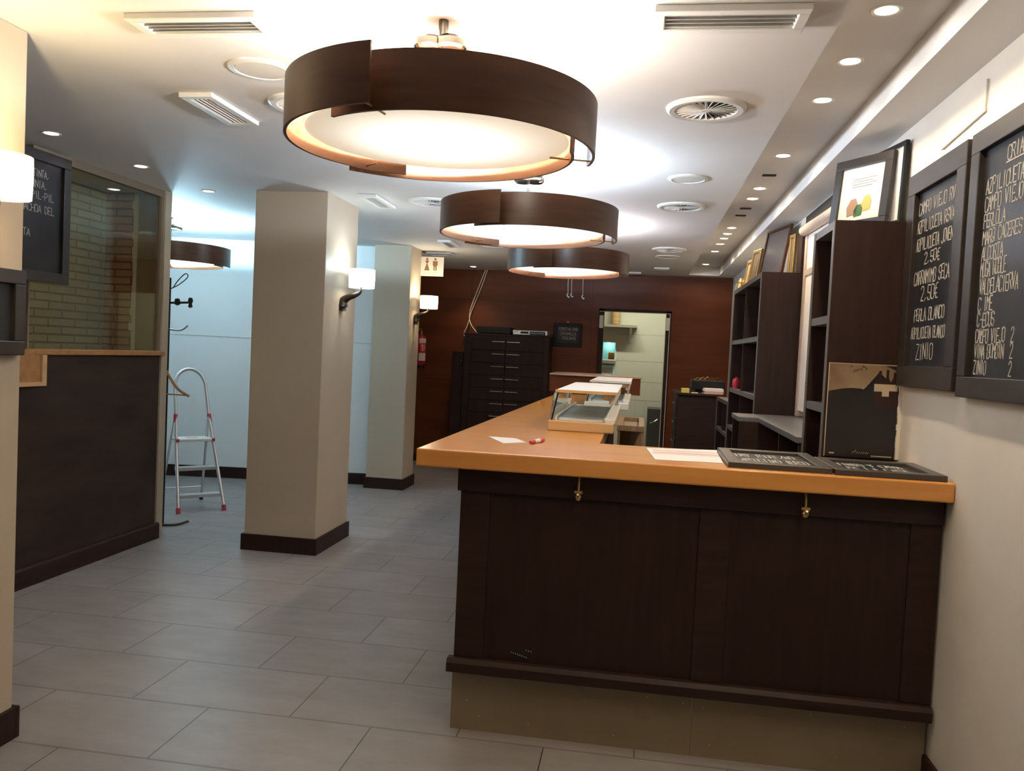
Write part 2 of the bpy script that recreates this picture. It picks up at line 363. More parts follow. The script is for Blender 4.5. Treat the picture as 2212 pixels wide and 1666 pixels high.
# door frame of the kitchen (dark jambs with worn white edges)
d = struct('door_1', B((DX0-.02, DX0+.045, YB-.012, YB+.11, 0, DZ+.01), (DX1-.045, DX1+.02, YB-.012, YB+.11, 0, DZ+.01), (DX0-.02, DX1+.02, YB-.012, YB+.11, DZ-.015, DZ+.02)), M['darkh'])
e = B((DX1-.052, DX1-.045, YB-.016, YB+.02, 0, DZ-.04), (DX1-.004, DX1+.004, YB-.017, YB-.01, 0, DZ-.01), (DX0-.02, DX1, YB-.017, YB-.012, DZ-.02, DZ-.014))
obj('worn_edge', e, M['toner'], d)
obj('hinge', B((DX1-.05, DX1-.002, YB-.03, YB-.012, 1.86, 2.02)), M['white'], d, bevel=.003)
obj('hinge', B((DX0-.012, DX0+.038, YB-.03, YB-.012, 1.86, 2.02)), M['white'], d, bevel=.003)

# ================================================================== COLUMNS
def column(x0, x1, y0, y1, label):
    t = thing('square_column', label, 'column', ((x0+x1)/2, (y0+y1)/2, 0), group='tan square columns')
    obj('shaft', B((x0, x1, y0, y1, 0, H)), M['tan'], t, bevel=.004)
    e = .018
    obj('baseboard', B((x0-e, x1+e, y0-e, y0, 0, .115), (x0-e, x1+e, y1, y1+e, 0, .115), (x0-e, x0, y0, y1, 0, .115), (x1, x1+e, y0, y1, 0, .115)), M['darkh'], t, bevel=.002)
    return t
column(-2.85, -2.2, 2.05, 2.685, 'tan square column at the left edge, nearest, with a lit wall lamp and framed board')
column(-2.722, -2.19, 5.535, 6.17, 'tan square column in the middle of the floor, right of the stepladder')
column(-2.775, -2.38, 8.36, 8.77, 'slimmer tan square column farthest back, carrying the restroom sign')

# ================================================================== GLASS PARTITION
XP = -3.46
t = thing('glass_partition', 'dark wood panel partition with tall tinted glass and tan end post', 'partition', (XP, 4.4, 0))
obj('lower_panel', B((XP-.06, XP, 2.98, 5.60, .0, 1.36)), mat('worn_dark_panel', (.022, .012, .009), .5, spec=.3, noise=((1, .6, 2), (.052, .028, .018), 3.2, 7)), t)
bb = BM(); prism(bb, [(XP, 0), (XP+.022, 0), (XP+.022, .105), (XP+.012, .118), (XP, .118)], 1, 2.98, 5.632)
obj('baseboard', bb, M['dark'], t)
obj('sill', B((XP-.07, XP+.03, 4.30, 5.625, 1.352, 1.385)), M['orange'], t, bevel=.004)
obj('glass_pane', B((XP-.035, XP-.027, 4.31, 5.60, 1.385, 2.50)), M['tinted'], t)
fr = B((XP-.05, XP-.012, 4.30, 5.62, 2.50, 2.55), (XP-.05, XP-.012, 5.595, 5.62, 1.385, 2.5), (XP-.04, XP-.022, 4.30, 4.312, 1.385, 2.5))
obj('glazing_frame', fr, mat('frame_tan', (.20, .155, .11), .5), t)
obj('end_post', B((XP-.06, XP+.004, 5.62, 5.70, 0, H)), M['tan'], t, bevel=.003)
br = BM(); prism(br, [(4.385, 1.352), (4.385, 1.175), (4.12, 1.175), (4.12, 1.30), (4.30, 1.384), (4.33, 1.352)], 0, XP-.03, XP+.028)
t2 = obj('end_bracket', br, M['orange'], t, bevel=.003)
t2b = obj('bracket_lip', B((XP+.0281, XP+.04, 4.352, 4.388, 1.172, 1.352), (XP+.0281, XP+.04, 4.12, 4.352, 1.172, 1.195)), M['pine'], t2)

# ================================================================== CHALKBOARDS
def chalkboard(name, label, o, u, v, n, W, Hh, lines, fr=.07, th=.03, fm=None, group=None, stroke=.004, base=None):
    """o: lower-left corner as read, u along the text, v up, n outward"""
    o, u, v, n = map(Vector, (o, u, v, n)); t = thing(name, label, 'chalkboard', tuple(o+u*W/2), 0, group)
    f = BM()
    obox(f, o, u, v, n, W, fr, th); obox(f, o+v*(Hh-fr), u, v, n, W, fr, th)
    obox(f, o+v*fr, u, v, n, fr, Hh-2*fr, th); obox(f, o+u*(W-fr)+v*fr, u, v, n, fr, Hh-2*fr, th)
    obj('frame', f, fm or M['black'], t, bevel=.003)
    obj('slate', obox(BM(), o+u*fr+v*fr+n*.002, u, v, n, W-2*fr, Hh-2*fr, th*.35), M['slate'], t)
    for i, (tx, fx, fy, fh, fwid) in enumerate(lines):   # fractions of the whole board
        L = BM(); letters(L, tx, o+u*(W*fx)+v*(Hh*fy)+n*(th*.35+.0022), u, v, n, Hh*fh, W*fwid if fwid else None, stroke=stroke, seed=i+len(tx))
        obj('chalk_line', L, M['chalk'], t)
    return t
# right wall boards: text runs towards -y (viewer), outward -x
LR = [("CAMPO VIEJO RV", .15, .80, .055, .62), ("AZPILICUETA RSVA", .14, .715, .055, .64), ("AZPILICUETA JOVEN", .14, .632, .055, .64), ("2,50€", .31, .565, .05, .27),
      ("CARRAMIMB SECA", .14, .475, .06, .62), ("2,50€", .29, .395, .065, .30), ("PERLA BLANCO", .19, .305, .055, .53), ("AZPILICUETA BLANCO", .15, .225, .05, .60), ("ZINIO", .27, .13, .07, .30)]
chalkboard('menu_board', 'framed chalk wine list nearer the dark shelves, headed CAMPO VIEJO', (XW, 3.70, 1.435), (0, -1, 0), (0, 0, 1), (-1, 0, 0), .625, .87, LR, fr=.085, th=.035)
LR2 = [("CRIANZAS", .27, .845, .05, .246), ("AZPILICUETA", .105, .755, .055, .302), ("CAMPO VIEJO", .105, .69, .055, .302), ("PERLOLA", .105, .63, .05, .179), ("MARQ CACERES", .105, .57, .05, .314), ("ALCORTA", .105, .51, .05, .179),
       ("MUGA ROBLE", .105, .45, .055, .213), ("VALDELACIERVA", .105, .385, .055, .314), ("C IME", .105, .325, .05, .123), ("C-ECUS", .105, .265, .05, .146), ("CAMPO VIEJO  2", .10, .205, .05, .314), ("VIÑA BOMBIN  2", .10, .15, .05, .314), ("ZINIO        2", .10, .09, .05, .314)]
bm_ = chalkboard('menu_board', 'larger framed chalk wine list cut off by the right edge, headed CRIANZAS', (XW, 3.035, 1.42), (0, -1, 0), (0, 0, 1), (-1, 0, 0), .90, .885, LR2, fr=.07, th=.035)
ul = BM(); obox(ul, (XW-.0145, 2.80, 1.42+.885*.835), (0, -1, 0), (0, 0, 1), (-1, 0, 0), .22, .004, .001); obj('underline', ul, M['chalk'], bm_)
# left board on the glass partition
chalkboard('menu_board', 'tall framed chalk menu hanging on the tinted glass, TINTA and PIL-PIL', (XP+.005, 3.80, 1.775), (0, 1, 0), (0, 0, 1), (1, 0, 0), .765, .745,
    [("EN SU TINTA,", .43, .80, .055, .35), ("GUERNIA,", .50, .715, .055, .26), ("BACALAO PIL-PIL", .33, .63, .055, .50), ("CON MACHOA DEL", .35, .53, .055, .49), ("CESTA", .40, .34, .05, .19)], fr=.06, th=.03)
chalkboard('framed_board', 'small dark framed board low on the left-edge column below its lamp', (-2.2, 2.25, 1.405), (0, 1, 0), (0, 0, 1), (1, 0, 0), .42, .30, [], fr=.05, th=.03)
# board on the back wall
chalkboard('specials_board', 'small black chalkboard on the walnut wall reading COCHINILLO CROCANTE', (-1.105, YB, 1.60), (1, 0, 0), (0, 0, 1), (0, -1, 0), .37, .30,
    [("ESPECIALIDAD", .20, .70, .12, .65), ("COCHINILLO", .24, .50, .12, .54), ("CROCANTE", .30, .31, .12, .50)], fr=.045, th=.02, fm=M['blackp'])
o = obj('board_lamp', lathe(BM(), [(0, 0), (.014, .0), (.016, .012), (0, .018)], (-.92, YB-.02, 1.91), 16), M['white'])
tag(o, 'tiny white hook above the small back-wall chalkboard', 'hook')

# ================================================================== RING LAMPS
def ring_lamp(cx, cy, zb, label, light, watts, disc_m, upw):
    t = thing('ring_lamp', label, 'ceiling lamp', (cx, cy, zb), 0, 'round walnut ceiling lamps')
    hh = .163
    for k in range(3):
        a0 = math.radians(120*k); n = 40; b = BM(); rows = []
        for i in range(n+1):
            f = i/n; a = a0+math.radians(143)*f; r = .435+.08*f
            rows.append([b.verts.new((cx+rr*math.cos(a), cy+rr*math.sin(a), zb+zz)) for rr, zz in ((r, 0), (r, hh), (r-.010, hh), (r-.010, 0))])
        for A, Bq in zip(rows, rows[1:]):
            for j in range(4): b.faces.new((A[j], A[(j+1) % 4], Bq[(j+1) % 4], Bq[j]))
        b.faces.new(rows[0]); b.faces.new(rows[-1][::-1])
        bmesh.ops.recalc_face_normals(b, faces=b.faces)
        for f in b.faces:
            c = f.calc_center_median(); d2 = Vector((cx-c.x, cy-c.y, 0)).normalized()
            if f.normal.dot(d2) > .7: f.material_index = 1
        obj('curved_band', b, [M['drum'], M['drumin']], t, smooth=True)
        ea = a0+math.radians(140); p = Vector((math.cos(ea), math.sin(ea), 0)); c0 = Vector((cx, cy, zb+.012))
        obj('pin', tube(BM(), [c0+p*.37, c0+p*.505], .0035, 8), M['brass'], t)
    obj('glass_diffuser', lathe(BM(), [(0, .022), (.25, .024), (.40, .03), (.42, .036), (.42, .044), (.40, .038), (.25, .032), (0, .03)], (cx, cy, zb), 64), disc_m, t, smooth=True)
    mt = BM()
    for k in range(4):
        a = PI/4+k*PI/2; lathe(mt, [(0, 0), (.042, .001), (.052, .010), (.052, .030), (.032, .044), (0, .046)], (cx+.046*math.cos(a), cy+.046*math.sin(a), H-.108), 20)
    lathe(mt, [(0, 0), (.02, 0), (.022, .04), (.016, .05), (.016, .10), (.016, .108), (0, .108)], (cx, cy, H-.108), 32)
    obj('ceiling_mount', mt, M['mount'], t, smooth=True)
    st = BM(); tube(st, [(cx, cy, zb+.03), (cx, cy, H-.041)], .009, 10)
    for k in range(3):
        a = math.radians(120*k+60); tube(st, [(cx, cy, zb+.10), (cx+.45*math.cos(a), cy+.45*math.sin(a), zb+.10)], .005, 8)
    obj('stem', st, M['chrome'], t)
    for k in range(3):
        a = math.radians(120*k+20); obj('bulb', lathe(BM(), [(0, -.03), (.016, -.025), (.026, 0), (.02, .022), (.012, .035), (0, .036)], (cx+.13*math.cos(a), cy+.13*math.sin(a), zb+.13), 16), M['bulb'], t, smooth=True)
        lamp('bulb_light', 'POINT', (.13*math.cos(a), .13*math.sin(a), .175), watts/3, light, .035, t)
    return t
M['disc1'] = emis_fall('diffuser_warm', (1, .96, .88), (1, .84, .60), 1.2, .24, .46)
M['disc2'] = emis_fall('diffuser_cool', (.86, .95, 1), (.80, .92, 1), 1.4, .6, .46)
M['disc3'] = emis_fall('diffuser_neutral', (1, .95, .90), (1, .82, .72), 1.1, .5, .46)
M['disc4'] = emis_fall('diffuser_side', (.85, .96, 1), (.8, .95, 1), 1.4, .7, .46)
ring_lamp(-.675, 2.63, 2.137, 'nearest and largest round walnut ring lamp on the ceiling', NEUT, 46, M['disc1'], 1)
ring_lamp(-.655, 4.58, 2.138, 'second round walnut ring lamp back, directly behind the nearest', (.62, .80, 1), 46, M['disc2'], 1)
ring_lamp(-.62, 6.72, 2.155, 'third round walnut ring lamp, farthest back over the bar', (.80, .84, 1), 34, M['disc3'], 1)
ring_lamp(-4.19, 6.90, 2.14, 'round walnut ring lamp half hidden in the side room above the stepladder', CYAN, 100, M['disc4'], 1)

# ================================================================== WALL LAMPS
def wall_lamp(xw, yc, label, col, watts, es, body_r=.0):
    t = thing('wall_lamp', label, 'wall lamp', (xw, yc, 1.75), 0, 'curved arm wall lamps on the columns')
    arm = BM(); pts = smooth_curve([(xw+.012, yc, 1.775), (xw+.02, yc, 1.815), (xw+.055, yc, 1.842), (xw+.11, yc, 1.862), (xw+.145, yc, 1.885), (xw+.152, yc, 1.93)], 6)
    n = len(pts); tube(arm, pts, [.034*(1-i/(n-1))**1.3+.008 for i in range(n)], 14)
    lathe(arm, [(0, -.035), (.03, -.03), (.02, 0), (.008, .03), (0, .032)], (xw+.018, yc, 1.775), 16)
    obj('arm', arm, M['bronze'], t, smooth=True)
    obj('lamp_shade', lathe(BM(), [(.093, 1.915), (.096, 1.985), (.095, 2.05), (.091, 2.05), (.092, 1.985), (.089, 1.915), (.093, 1.915)], (xw+.155, yc, 0), 48), emis('shade_'+str(yc), col, es), t, smooth=True)
    obj('bulb', lathe(BM(), [(0, 1.93), (.02, 1.94), (.026, 1.965), (.016, 2.0), (0, 2.005)], (xw+.155, yc, 0), 16), M['bulb'], t, smooth=True)
    lamp('bulb_light', 'POINT', (.155, 0, .33), watts, col, .02, t)
    return t
wall_lamp(-2.2, 2.385, 'warm glowing wall lamp on the near left column, cut by the photo edge', (1, .78, .44), 6, 1.2)
wall_lamp(-2.19, 5.86, 'white lit wall lamp on the middle tan column', (.74, .92, 1), 2.2, 1.3)
wall_lamp(-2.38, 8.565, 'cream lit wall lamp on the farthest tan column under the restroom sign', (1, .85, .62), 2.6, 1.0)

# ================================================================== DOWNLIGHTS
def downlight(x, y, z, label, group, gm, col, watts, spot=True, ang=95):
    t = thing('downlight', label, 'ceiling light', (x, y, z), 0, group)
    obj('trim_ring', lathe(BM(), [(.036, .001), (.036, -.002), (.046, -.004), (.049, -.001), (.049, .001), (.036, .001)], (x, y, z), 32), M['vent'], t, smooth=True)
    obj('lens', lathe(BM(), [(0, -.0035), (.030, -.003), (.0362, -.0015), (.0362, 0), (0, 0)], (x, y, z), 32), gm, t, smooth=True)
    if watts: lamp('lamp_light', 'SPOT', (0, 0, -.012), watts, col, .03, t, spot_size=math.radians(ang), spot_blend=.7)
    return t
DL = [(-3.166, 4.05, 'warm round downlight nearest the left column, above the tinted glass'), (-3.142, 4.82, 'round downlight above the middle of the tinted glass partition'), (-3.12, 5.60, 'round downlight above the end of the glass partition'), (-2.12, 10.28, 'small round downlight just in front of the walnut back wall')]  # last one washes the back wall
for x, y, lb in DL: downlight(x, y, H, lb, 'downlights in the flat ceiling', M['glowc'] , NEUT if y < 10 else WARM, 3.5 if y < 10 else 9)
ST = [(2.868, 'nearest downlight in the recessed strip, at the top right'), (3.332, 'second nearest downlight in the recessed ceiling strip'), (3.811, 'third downlight from the front in the recessed strip'), (4.812, 'fourth lit downlight from the front in the recessed strip'),
      (5.713, 'fifth lit downlight in the strip, front one of a close pair'), (6.069, 'sixth lit downlight in the strip, rear one of a close pair'), (7.39, 'first of the cluster of five far downlights in the strip'), (7.74, 'second of the cluster of five far downlights'),
      (8.034, 'middle one of the cluster of five far downlights'), (8.415, 'fourth of the cluster of five far downlights'), (8.986, 'last of the cluster of five far downlights'), (10.2, 'lone farthest downlight at the end of the strip')]
for y, lb in ST: downlight(.73, y, ZS, lb, 'downlights in the recessed strip', M['glow'], WARM, 9.5 if y < 9.5 else 4, ang=158)
for y in (.95, 1.45, 1.93, 2.40): downlight(.73, y, ZS, 'unseen downlight added to the recessed strip above the viewer', 'added recessed strip lights above the viewer', M['glow'], WARM, 9.5, ang=158)  # unseen lamps added along the strip row to light the front area
for y in (1.75, 2.51, 3.28): downlight(-3.17, y, H, 'unseen downlight added over the left aisle beside the viewer', 'added left aisle lights beside the viewer', M['glowc'], NEUT, 3.5)  # more unseen lamps, added along the left row for light near the viewer
o = downlight(-3.75, 4.72, H, 'hidden downlight added to light the brick niche behind the tinted glass', None, M['glowc'], (1, .86, .60), 4.5, ang=150)  # hidden lamp added to brighten the niche bricks
for y, lb in ((5.306, 'empty dark downlight hole after the fourth lit light'), (6.451, 'empty dark downlight hole before the far cluster'), (6.759, 'empty dark downlight hole next to the far cluster of lights')):
    o = obj('empty_light_socket', B((.69, .77, y-.02, y+.02, ZS-.006, ZS)), M['ventdark']); tag(o, lb, 'light socket', 'empty sockets in the recessed strip')

# ================================================================== CEILING VENTS
def slot_vent(x0, x1, y0, y1, label, along='x', n=4, dark=False, drop=.022):
    cx, cy = (x0+x1)/2, (y0+y1)/2
    t = thing('ceiling_vent', label, 'air vent', (cx, cy, H), 0, 'slotted ceiling vents')
    z0, z1 = H-drop, H; e = .035
    f = B((x0, x1, y0, y0+e, z0, z1), (x0, x1, y1-e, y1, z0, z1), (x0, x0+e, y0+e, y1-e, z0, z1), (x1-e, x1, y0+e, y1-e, z0, z1))
    obj('frame', f, M['vent'], t, bevel=.004)
    obj('backing', B((x0+e, x1-e, y0+e, y1-e, z1-.003, z1-.0005)), M['ventdark'], t)
    for i in range(n):
        s = BM()
        if along == 'x':
            yy = y0+e+(y1-y0-2*e)*(i+.5)/n; obox(s, (x0+e, yy-.007, z0+.002), (1, 0, 0), Vector((0, .55, .83)), Vector((0, -.83, .55)), x1-x0-2*e, .016, .0015)
        else:
            xx = x0+e+(x1-x0-2*e)*(i+.5)/n; obox(s, (xx-.007, y0+e, z0+.002), (0, 1, 0), Vector((.55, 0, .83)), Vector((-.83, 0, .55)), y1-y0-2*e, .016, .0015)
        obj('slat', s, M['vent'], t)
    return t
slot_vent(-1.73, -1.27, 2.53, 2.70, 'slotted white vent at top left, left of the nearest ring lamp', 'x', 4)
slot_vent(-.01, .445, 2.53, 2.71, 'slotted white vent at top right, beside the recessed strip', 'x', 4)
slot_vent(-2.02, -1.865, 3.35, 3.80, 'narrow slotted white vent pointing away, left of nearest lamp', 'y', 4)
slot_vent(-2.0, -1.86, 5.59, 6.06, 'narrow slotted vent pointing away beside the middle column', 'y', 4)
slot_vent(-1.985, -1.855, 7.86, 8.31, 'narrow slotted vent pointing away before the farthest column', 'y', 4)
slot_vent(-2.36, -2.08, 8.85, 9.02, 'short slotted vent just behind the farthest column', 'x', 3)
slot_vent(.12, .29, 9.68, 9.82, 'small square vent near the far end of the ceiling', 'x', 3)
slot_vent(-.22, -.03, 10.28, 10.42, 'small vent behind the farthest ring lamp near the walnut wall', 'x', 3)
def swirl(x, y, label):
    t = thing('swirl_diffuser', label, 'air vent', (x, y, H), 0, 'round swirl diffusers')
    obj('outer_ring', lathe(BM(), [(.125, -.004), (.128, -.014), (.150, -.016), (.162, -.008), (.164, 0), (.125, 0), (.125, -.004)], (x, y, H), 64), M['vent'], t, smooth=True)
    obj('backing', lathe(BM(), [(0, -.002), (.126, -.002), (.126, 0), (0, 0)], (x, y, H), 48), M['ventdark'], t)
    v = BM(); n = 26
    for k in range(n):
        a = 2*PI*k/n; d = Vector((math.cos(a), math.sin(a), 0)); s = Vector((-d.y, d.x, 0))
        vv = (s*.80+Vector((0, 0, .6))).normalized(); obox(v, Vector((x, y, H-.012))+d*.022, d, vv, vv.cross(d), .104, .011, .0012)
    lathe(v, [(0, -.015), (.02, -.014), (.026, -.009), (.026, 0), (0, 0)], (x, y, H), 24)
    obj('vanes', v, M['vent'], t)
def disc(x, y, r, label, group='round flat ceiling covers'):
    t = thing('ceiling_disc', label, 'ceiling cover', (x, y, H), 0, group)
    obj('rim', lathe(BM(), [(r*.80, -.003), (r*.82, -.010), (r, -.006), (r*1.01, 0), (r*.8, 0), (r*.80, -.003)], (x, y, H), 56), M['vent'], t, smooth=True)
    obj('plate', lathe(BM(), [(0, -.008), (r*.79, -.007), (r*.795, 0), (0, 0)], (x, y, H), 56), mat('cover_plate', (.60, .58, .53), .6), t, smooth=True)
swirl(.22, 3.56, 'nearest round swirl vent right of the big ring lamp'); swirl(.23, 5.81, 'second round swirl vent, middle right of the ceiling')
swirl(-1.53, 5.83, 'round swirl vent left of the second ring lamp'); swirl(-1.48, 8.10, 'farthest round swirl vent on the left side'); swirl(.23, 8.08, 'farthest round swirl vent on the right side')
swirl(-1.51, 3.52, 'round swirl vent peeking out behind the nearest ring lamp on the left')
disc(-1.505, 3.07, .125, 'flat round cover nearest, left of the big ring lamp'); disc(.225, 4.925, .115, 'flat round cover between the two right swirl vents'); disc(.236, 8.66, .125, 'flat round cover behind the farthest right swirl vent')

# ================================================================== BAR COUNTER
CX0, CX1, CY0, CY1 = -.82, XW-.002, 3.06, 3.65
ZT0, ZT1 = 1.048, 1.117
NX = -.15; YE = 8.1
t = thing('bar_worktop', 'long L-shaped varnished oak bar top with thick orange edge', 'worktop', (0, 3.3, ZT0))
wt = BM(); prism(wt, [(CX0, CY0), (CX1, CY0), (CX1, CY1), (NX, CY1), (NX, YE), (-.775, YE)], 2, ZT0, ZT1)
obj('oak_slab', wt, M['oak'], t, bevel=.006)
t = thing('bar_counter', 'near black panelled bar front under the oak top facing the viewer', 'bar', (.2, 3.2, 0))
PX0, PX1, PY = -.655, XW-.008, 3.14
obj('carcass', B((PX0+.004, PX1, PY+.012, 3.58, .25, ZT0), (PX0+.004, -.2, 3.58, YE-.05, .25, ZT0)), M['dark'], t)
obj('top_rail', B((PX0-.012, PX1, PY-.014, PY+.012, .955, ZT0), ), M['dark'], t, bevel=.002)
st = [(PX0, PX0+.115), (.255, .37), (PX1-.105, PX1)]
for a, b_ in st: obj('stile', B((a, b_, PY-.002, PY+.012, .30, .955)), M['dark'], t, bevel=.003)
obj('side_panel', B((PX0, PX0+.012, PY+.01, YE-.04, .255, ZT0)), M['dark'], t)
for a, b_ in ((PX0+.115, .255), (.37, PX1-.105)): obj('panel', B((a, b_, PY+.006, PY+.012, .30, .955)), M['darkh'], t)
rl = BM(); prism(rl, [(PY-.034, .248), (PY-.034, .284), (PY-.022, .300), (PY+.012, .300), (PY+.012, .248)], 0, PX0-.022, PX1)
obj('bottom_rail', rl, M['dark'], t, bevel=.002)
obj('kick_board', B((PX0-.008, .268, 3.168, 3.185, 0, .25), (.270, PX1, 3.168, 3.185, 0, .25), (PX0-.008, PX0+.01, 3.185, YE-.05, 0, .25)), M['kick'], t)
sc_ = BM()
for x, z in ((-.55, .06), (-.35, .05), (-.02, .045), (.20, .05), (.235, .20), (.31, .19), (.34, .05), (.1, .21), (.7, .21), (.8, .06), (1.03, .20), (-.6, .12)):
    lathe(sc_, [(0, 0), (.004, .0005), (.004, .0012), (0, .0015)], (0, 0, 0), 8); 
    for v in list(sc_.verts)[-18:]:
        v.co = Vector((x+v.co.x, 3.168-v.co.z, z+v.co.y))
obj('screws', sc_, M['brass'], t)
lv = BM()
for k in range(8): box(lv, -.43+k*.0085, -.427+k*.0085, PY+.003, PY+.007, .335-k*.0022, .338-k*.0022)
for k in range(3): box(lv, -.372+k*.0095, -.369+k*.0095, PY+.003, PY+.007, .348-k*.002, .351-k*.002)
obj('led_slot', lv, mat('led_dots', (.35, .6, .5), .5), t)
# coat hooks under the edge
def bar_hook(x, label):
    t = thing('bar_hook', label, 'hook', (x, 3.12, .97), 0, 'bag hooks under the bar top')
    h = tube(BM(), smooth_curve([(x, 3.115, 1.047), (x, 3.10, 1.02), (x, 3.095, .985), (x, 3.08, .972), (x, 3.066, .982)], 5), .0045, 8)
    obj('shank', h, M['brass'], t, smooth=True)
    k = BM(); lathe(k, [(0, -.016), (.009, -.012), (.013, 0), (.009, .010), (0, .012)], (x, 3.097, .968), 16); box(k, x-.015, x+.015, 3.088, 3.10, .982, .992)
    obj('knob', k, M['brass'], t, smooth=True)
bar_hook(-.197, 'brass bag hook under the oak edge, left of the two'); bar_hook(.622, 'brass bag hook under the oak edge, right of the two')

# raised hatch at the far end of the bar
t = thing('raised_bar_end', 'raised reddish wood bar end block in front of the kitchen doorway', 'bar', (-.43, 8.7, 0))
rb = BM(); prism(rb, [(-.90, 8.5), (-.78, 8.47), (.035, 8.5), (.04, 8.58), (-.35, 9.35), (-.80, 9.45), (-.91, 9.2)], 2, 1.288, 1.302)
obj('top', rb, mat('pale_worn_top', (.50, .30, .24), .35, noise=((1, 6, 1), (.56, .36, .28), 3, 4)), t)
rb = BM(); prism(rb, [(-.897, 8.505), (.028, 8.505), (.03, 8.58), (-.36, 9.33), (-.79, 9.43), (-.90, 9.2)], 2, 1.118, 1.288)
obj('apron', rb, M['panelwood'], t)
obj('base', B((-.86, -.30, 8.56, 9.1, 0, 1.118)), M['dark'], t)

# display cases
def display_case(x0, x1, y0, y1, label, wood=M['pine']):
    t = thing('display_case', label, 'display case', ((x0+x1)/2, (y0+y1)/2, ZT1), 0, 'glass tapas display cases on the bar')
    zp = ZT1+.052; zr = 1.312
    obj('plinth', B((x0, x1, y0, y1, ZT1, zp)), wood, t, bevel=.006)
    obj('lid', B((x0+.035, x1+.01, y0, y1-.1, zr, zr+.012)), M['white'], t, bevel=.003)
    obj('lid_edge', B((x0+.033, x1+.012, y0-.004, y0+.001, zr-.002, zr+.013)), wood, t)
    obj('tray', B((x0+.05, x1-.05, y0+.05, y1-.06, zp, zp+.008), (x0+.035, x0+.045, y0+.03, y1-.05, zp, zp+.022), (x1-.05, x1-.04, y0+.03, y1-.05, zp, zp+.022)), M['traym'], t)
    for k in range(9): obj('divider', B((x0+.055, x1-.055, y0+.16+k*.12, y0+.166+k*.12, zp+.008, zp+.014)), M['alu'], t)
    obj('glass_side', obox(BM(), (x0+.012, y0+.02, zp), (0, 1, 0), Vector((.11, 0, 1)).normalized(), Vector((-1, 0, .11)).normalized(), y1-y0-.13, .143, .004), M['clear'], t)
    obj('end_glass', B((x0+.04, x1-.02, y1-.11, y1-.106, zp, zr)), M['clear'], t)
    obj('back_rail', B((x1-.045, x1+.005, y0+.01, y1-.05, zp-.004, zp+.018), (x1-.03, x1, y0+.03, y1-.05, zr-.05, zr-.004)), M['white'], t, bevel=.004)
    for x in (x0+.05, x1-.055):
        h = obj('hinge', B((x, x+.042, y0+.004, y0+.012, zr-.03, zr-.003)), M['brass'], t)
        obj('hinge_screw', tube(BM(), [(x+.028, y0+.003, zr-.016), (x+.028, y0-.002, zr-.016)], .006, 12), M['chrome'], h)
    obj('front_rod', tube(BM(), [(x0+.018, y0+.022, zp), (x0+.045, y0+.022, zr)], .004, 8), M['blackp'], t)
    obj('rear_post', B((x1-.03, x1-.01, y1-.14, y1-.1, zp, zr)), M['steel'], t)
    return t
display_case(-.435, -.105, 4.12, 5.50, 'nearest glass display case with white lid on the bar top')
t2 = display_case(-.375, -.055, 6.02, 7.3, 'second glass display case, all white, behind the nearest one', M['white'])
# small things on the oak top
def flat(name, label, cat, pts, z, m, th=.001, group=None):
    b = BM(); prism(b, pts, 2, z, z+th); o = obj(name, b, m); return tag(o, label, cat, group)
flat('paper_sheet', 'loose white paper left on the oak bar corner, beside a red marker', 'paper', [(-.648, 3.64), (-.524, 3.633), (-.455, 3.492), (-.538, 3.40)], ZT1+.0005, M['paper'])
t = thing('marker_pen', 'short red and white marker lying on the bar by the white paper', 'pen', (-.415, 3.49, ZT1+.009))
p0, p1 = Vector((-.430, 3.43, ZT1+.0095)), Vector((-.392, 3.56, ZT1+.0095)); q1, q2 = p0.lerp(p1, .3), p0.lerp(p1, .7)
obj('barrel', tube(BM(), [q1, q2], .009, 16), M['paper'], t, smooth=True); obj('cap', tube(BM(), [q2, p1], .0095, 16), M['redp'], t, smooth=True); obj('end_plug', tube(BM(), [p0, q1], [.006, .0085], 16), M['redp'], t, smooth=True)
t = thing('leaflet', 'white leaflet with pinkish print lying flat beside the black signs', 'leaflet', (.2, 3.4, ZT1))
b = BM(); prism(b, [(.051, 3.575), (.353, 3.664), (.335, 3.206), (.081, 3.181)], 2, ZT1+.0005, ZT1+.002); obj('sheet', b, M['paper'], t)
b = BM()
for y0, hh in ((3.50, .035), (3.42, .05), (3.38, .02)): prism(b, [(.075, y0), (.34, y0+.02), (.335, y0+.02+hh*.6), (.21, y0+hh), (.08, y0+hh*.7)], 2, ZT1+.002, ZT1+.0024)
obj('print', b, M['pink'], t)
def flatboard(o, W, Dp, rz, label, lines):
    u = Vector((math.cos(rz), math.sin(rz), 0)); v = Vector((-math.sin(rz), math.cos(rz), 0))
    fr_ = mat('sign_frame_greybrown', (.050, .043, .038), .35, spec=.55)
    t = chalkboard('counter_sign', label, o, u, v, (0, 0, 1), W, Dp, lines, fr=.045, th=.022, fm=fr_, group='black chalk signs lying on the bar', stroke=.005)
flatboard((.343, 3.10, ZT1), .365, .49, -.01, 'black framed chalk sign lying flat on the bar beside the leaflet', [("HAY TORREZNO", .17, .62, .20, .62), ("LANGOSTINO TERSO", .14, .30, .22, .72)])
flatboard((.713, 3.085, ZT1), .378, .375, .0, 'black framed chalk sign lying flat on the bar nearest the right wall', [("TINTO Y CAVA", .17, .62, .2, .62), ("DE LA CASA", .22, .30, .22, .56)])
flat('white_card', 'white paper lying behind the right-hand black sign, below the poster', 'paper', [(.86, 3.48), (1.07, 3.475), (1.10, 3.58), (.84, 3.60)], ZT1+.0005, M['paper'])

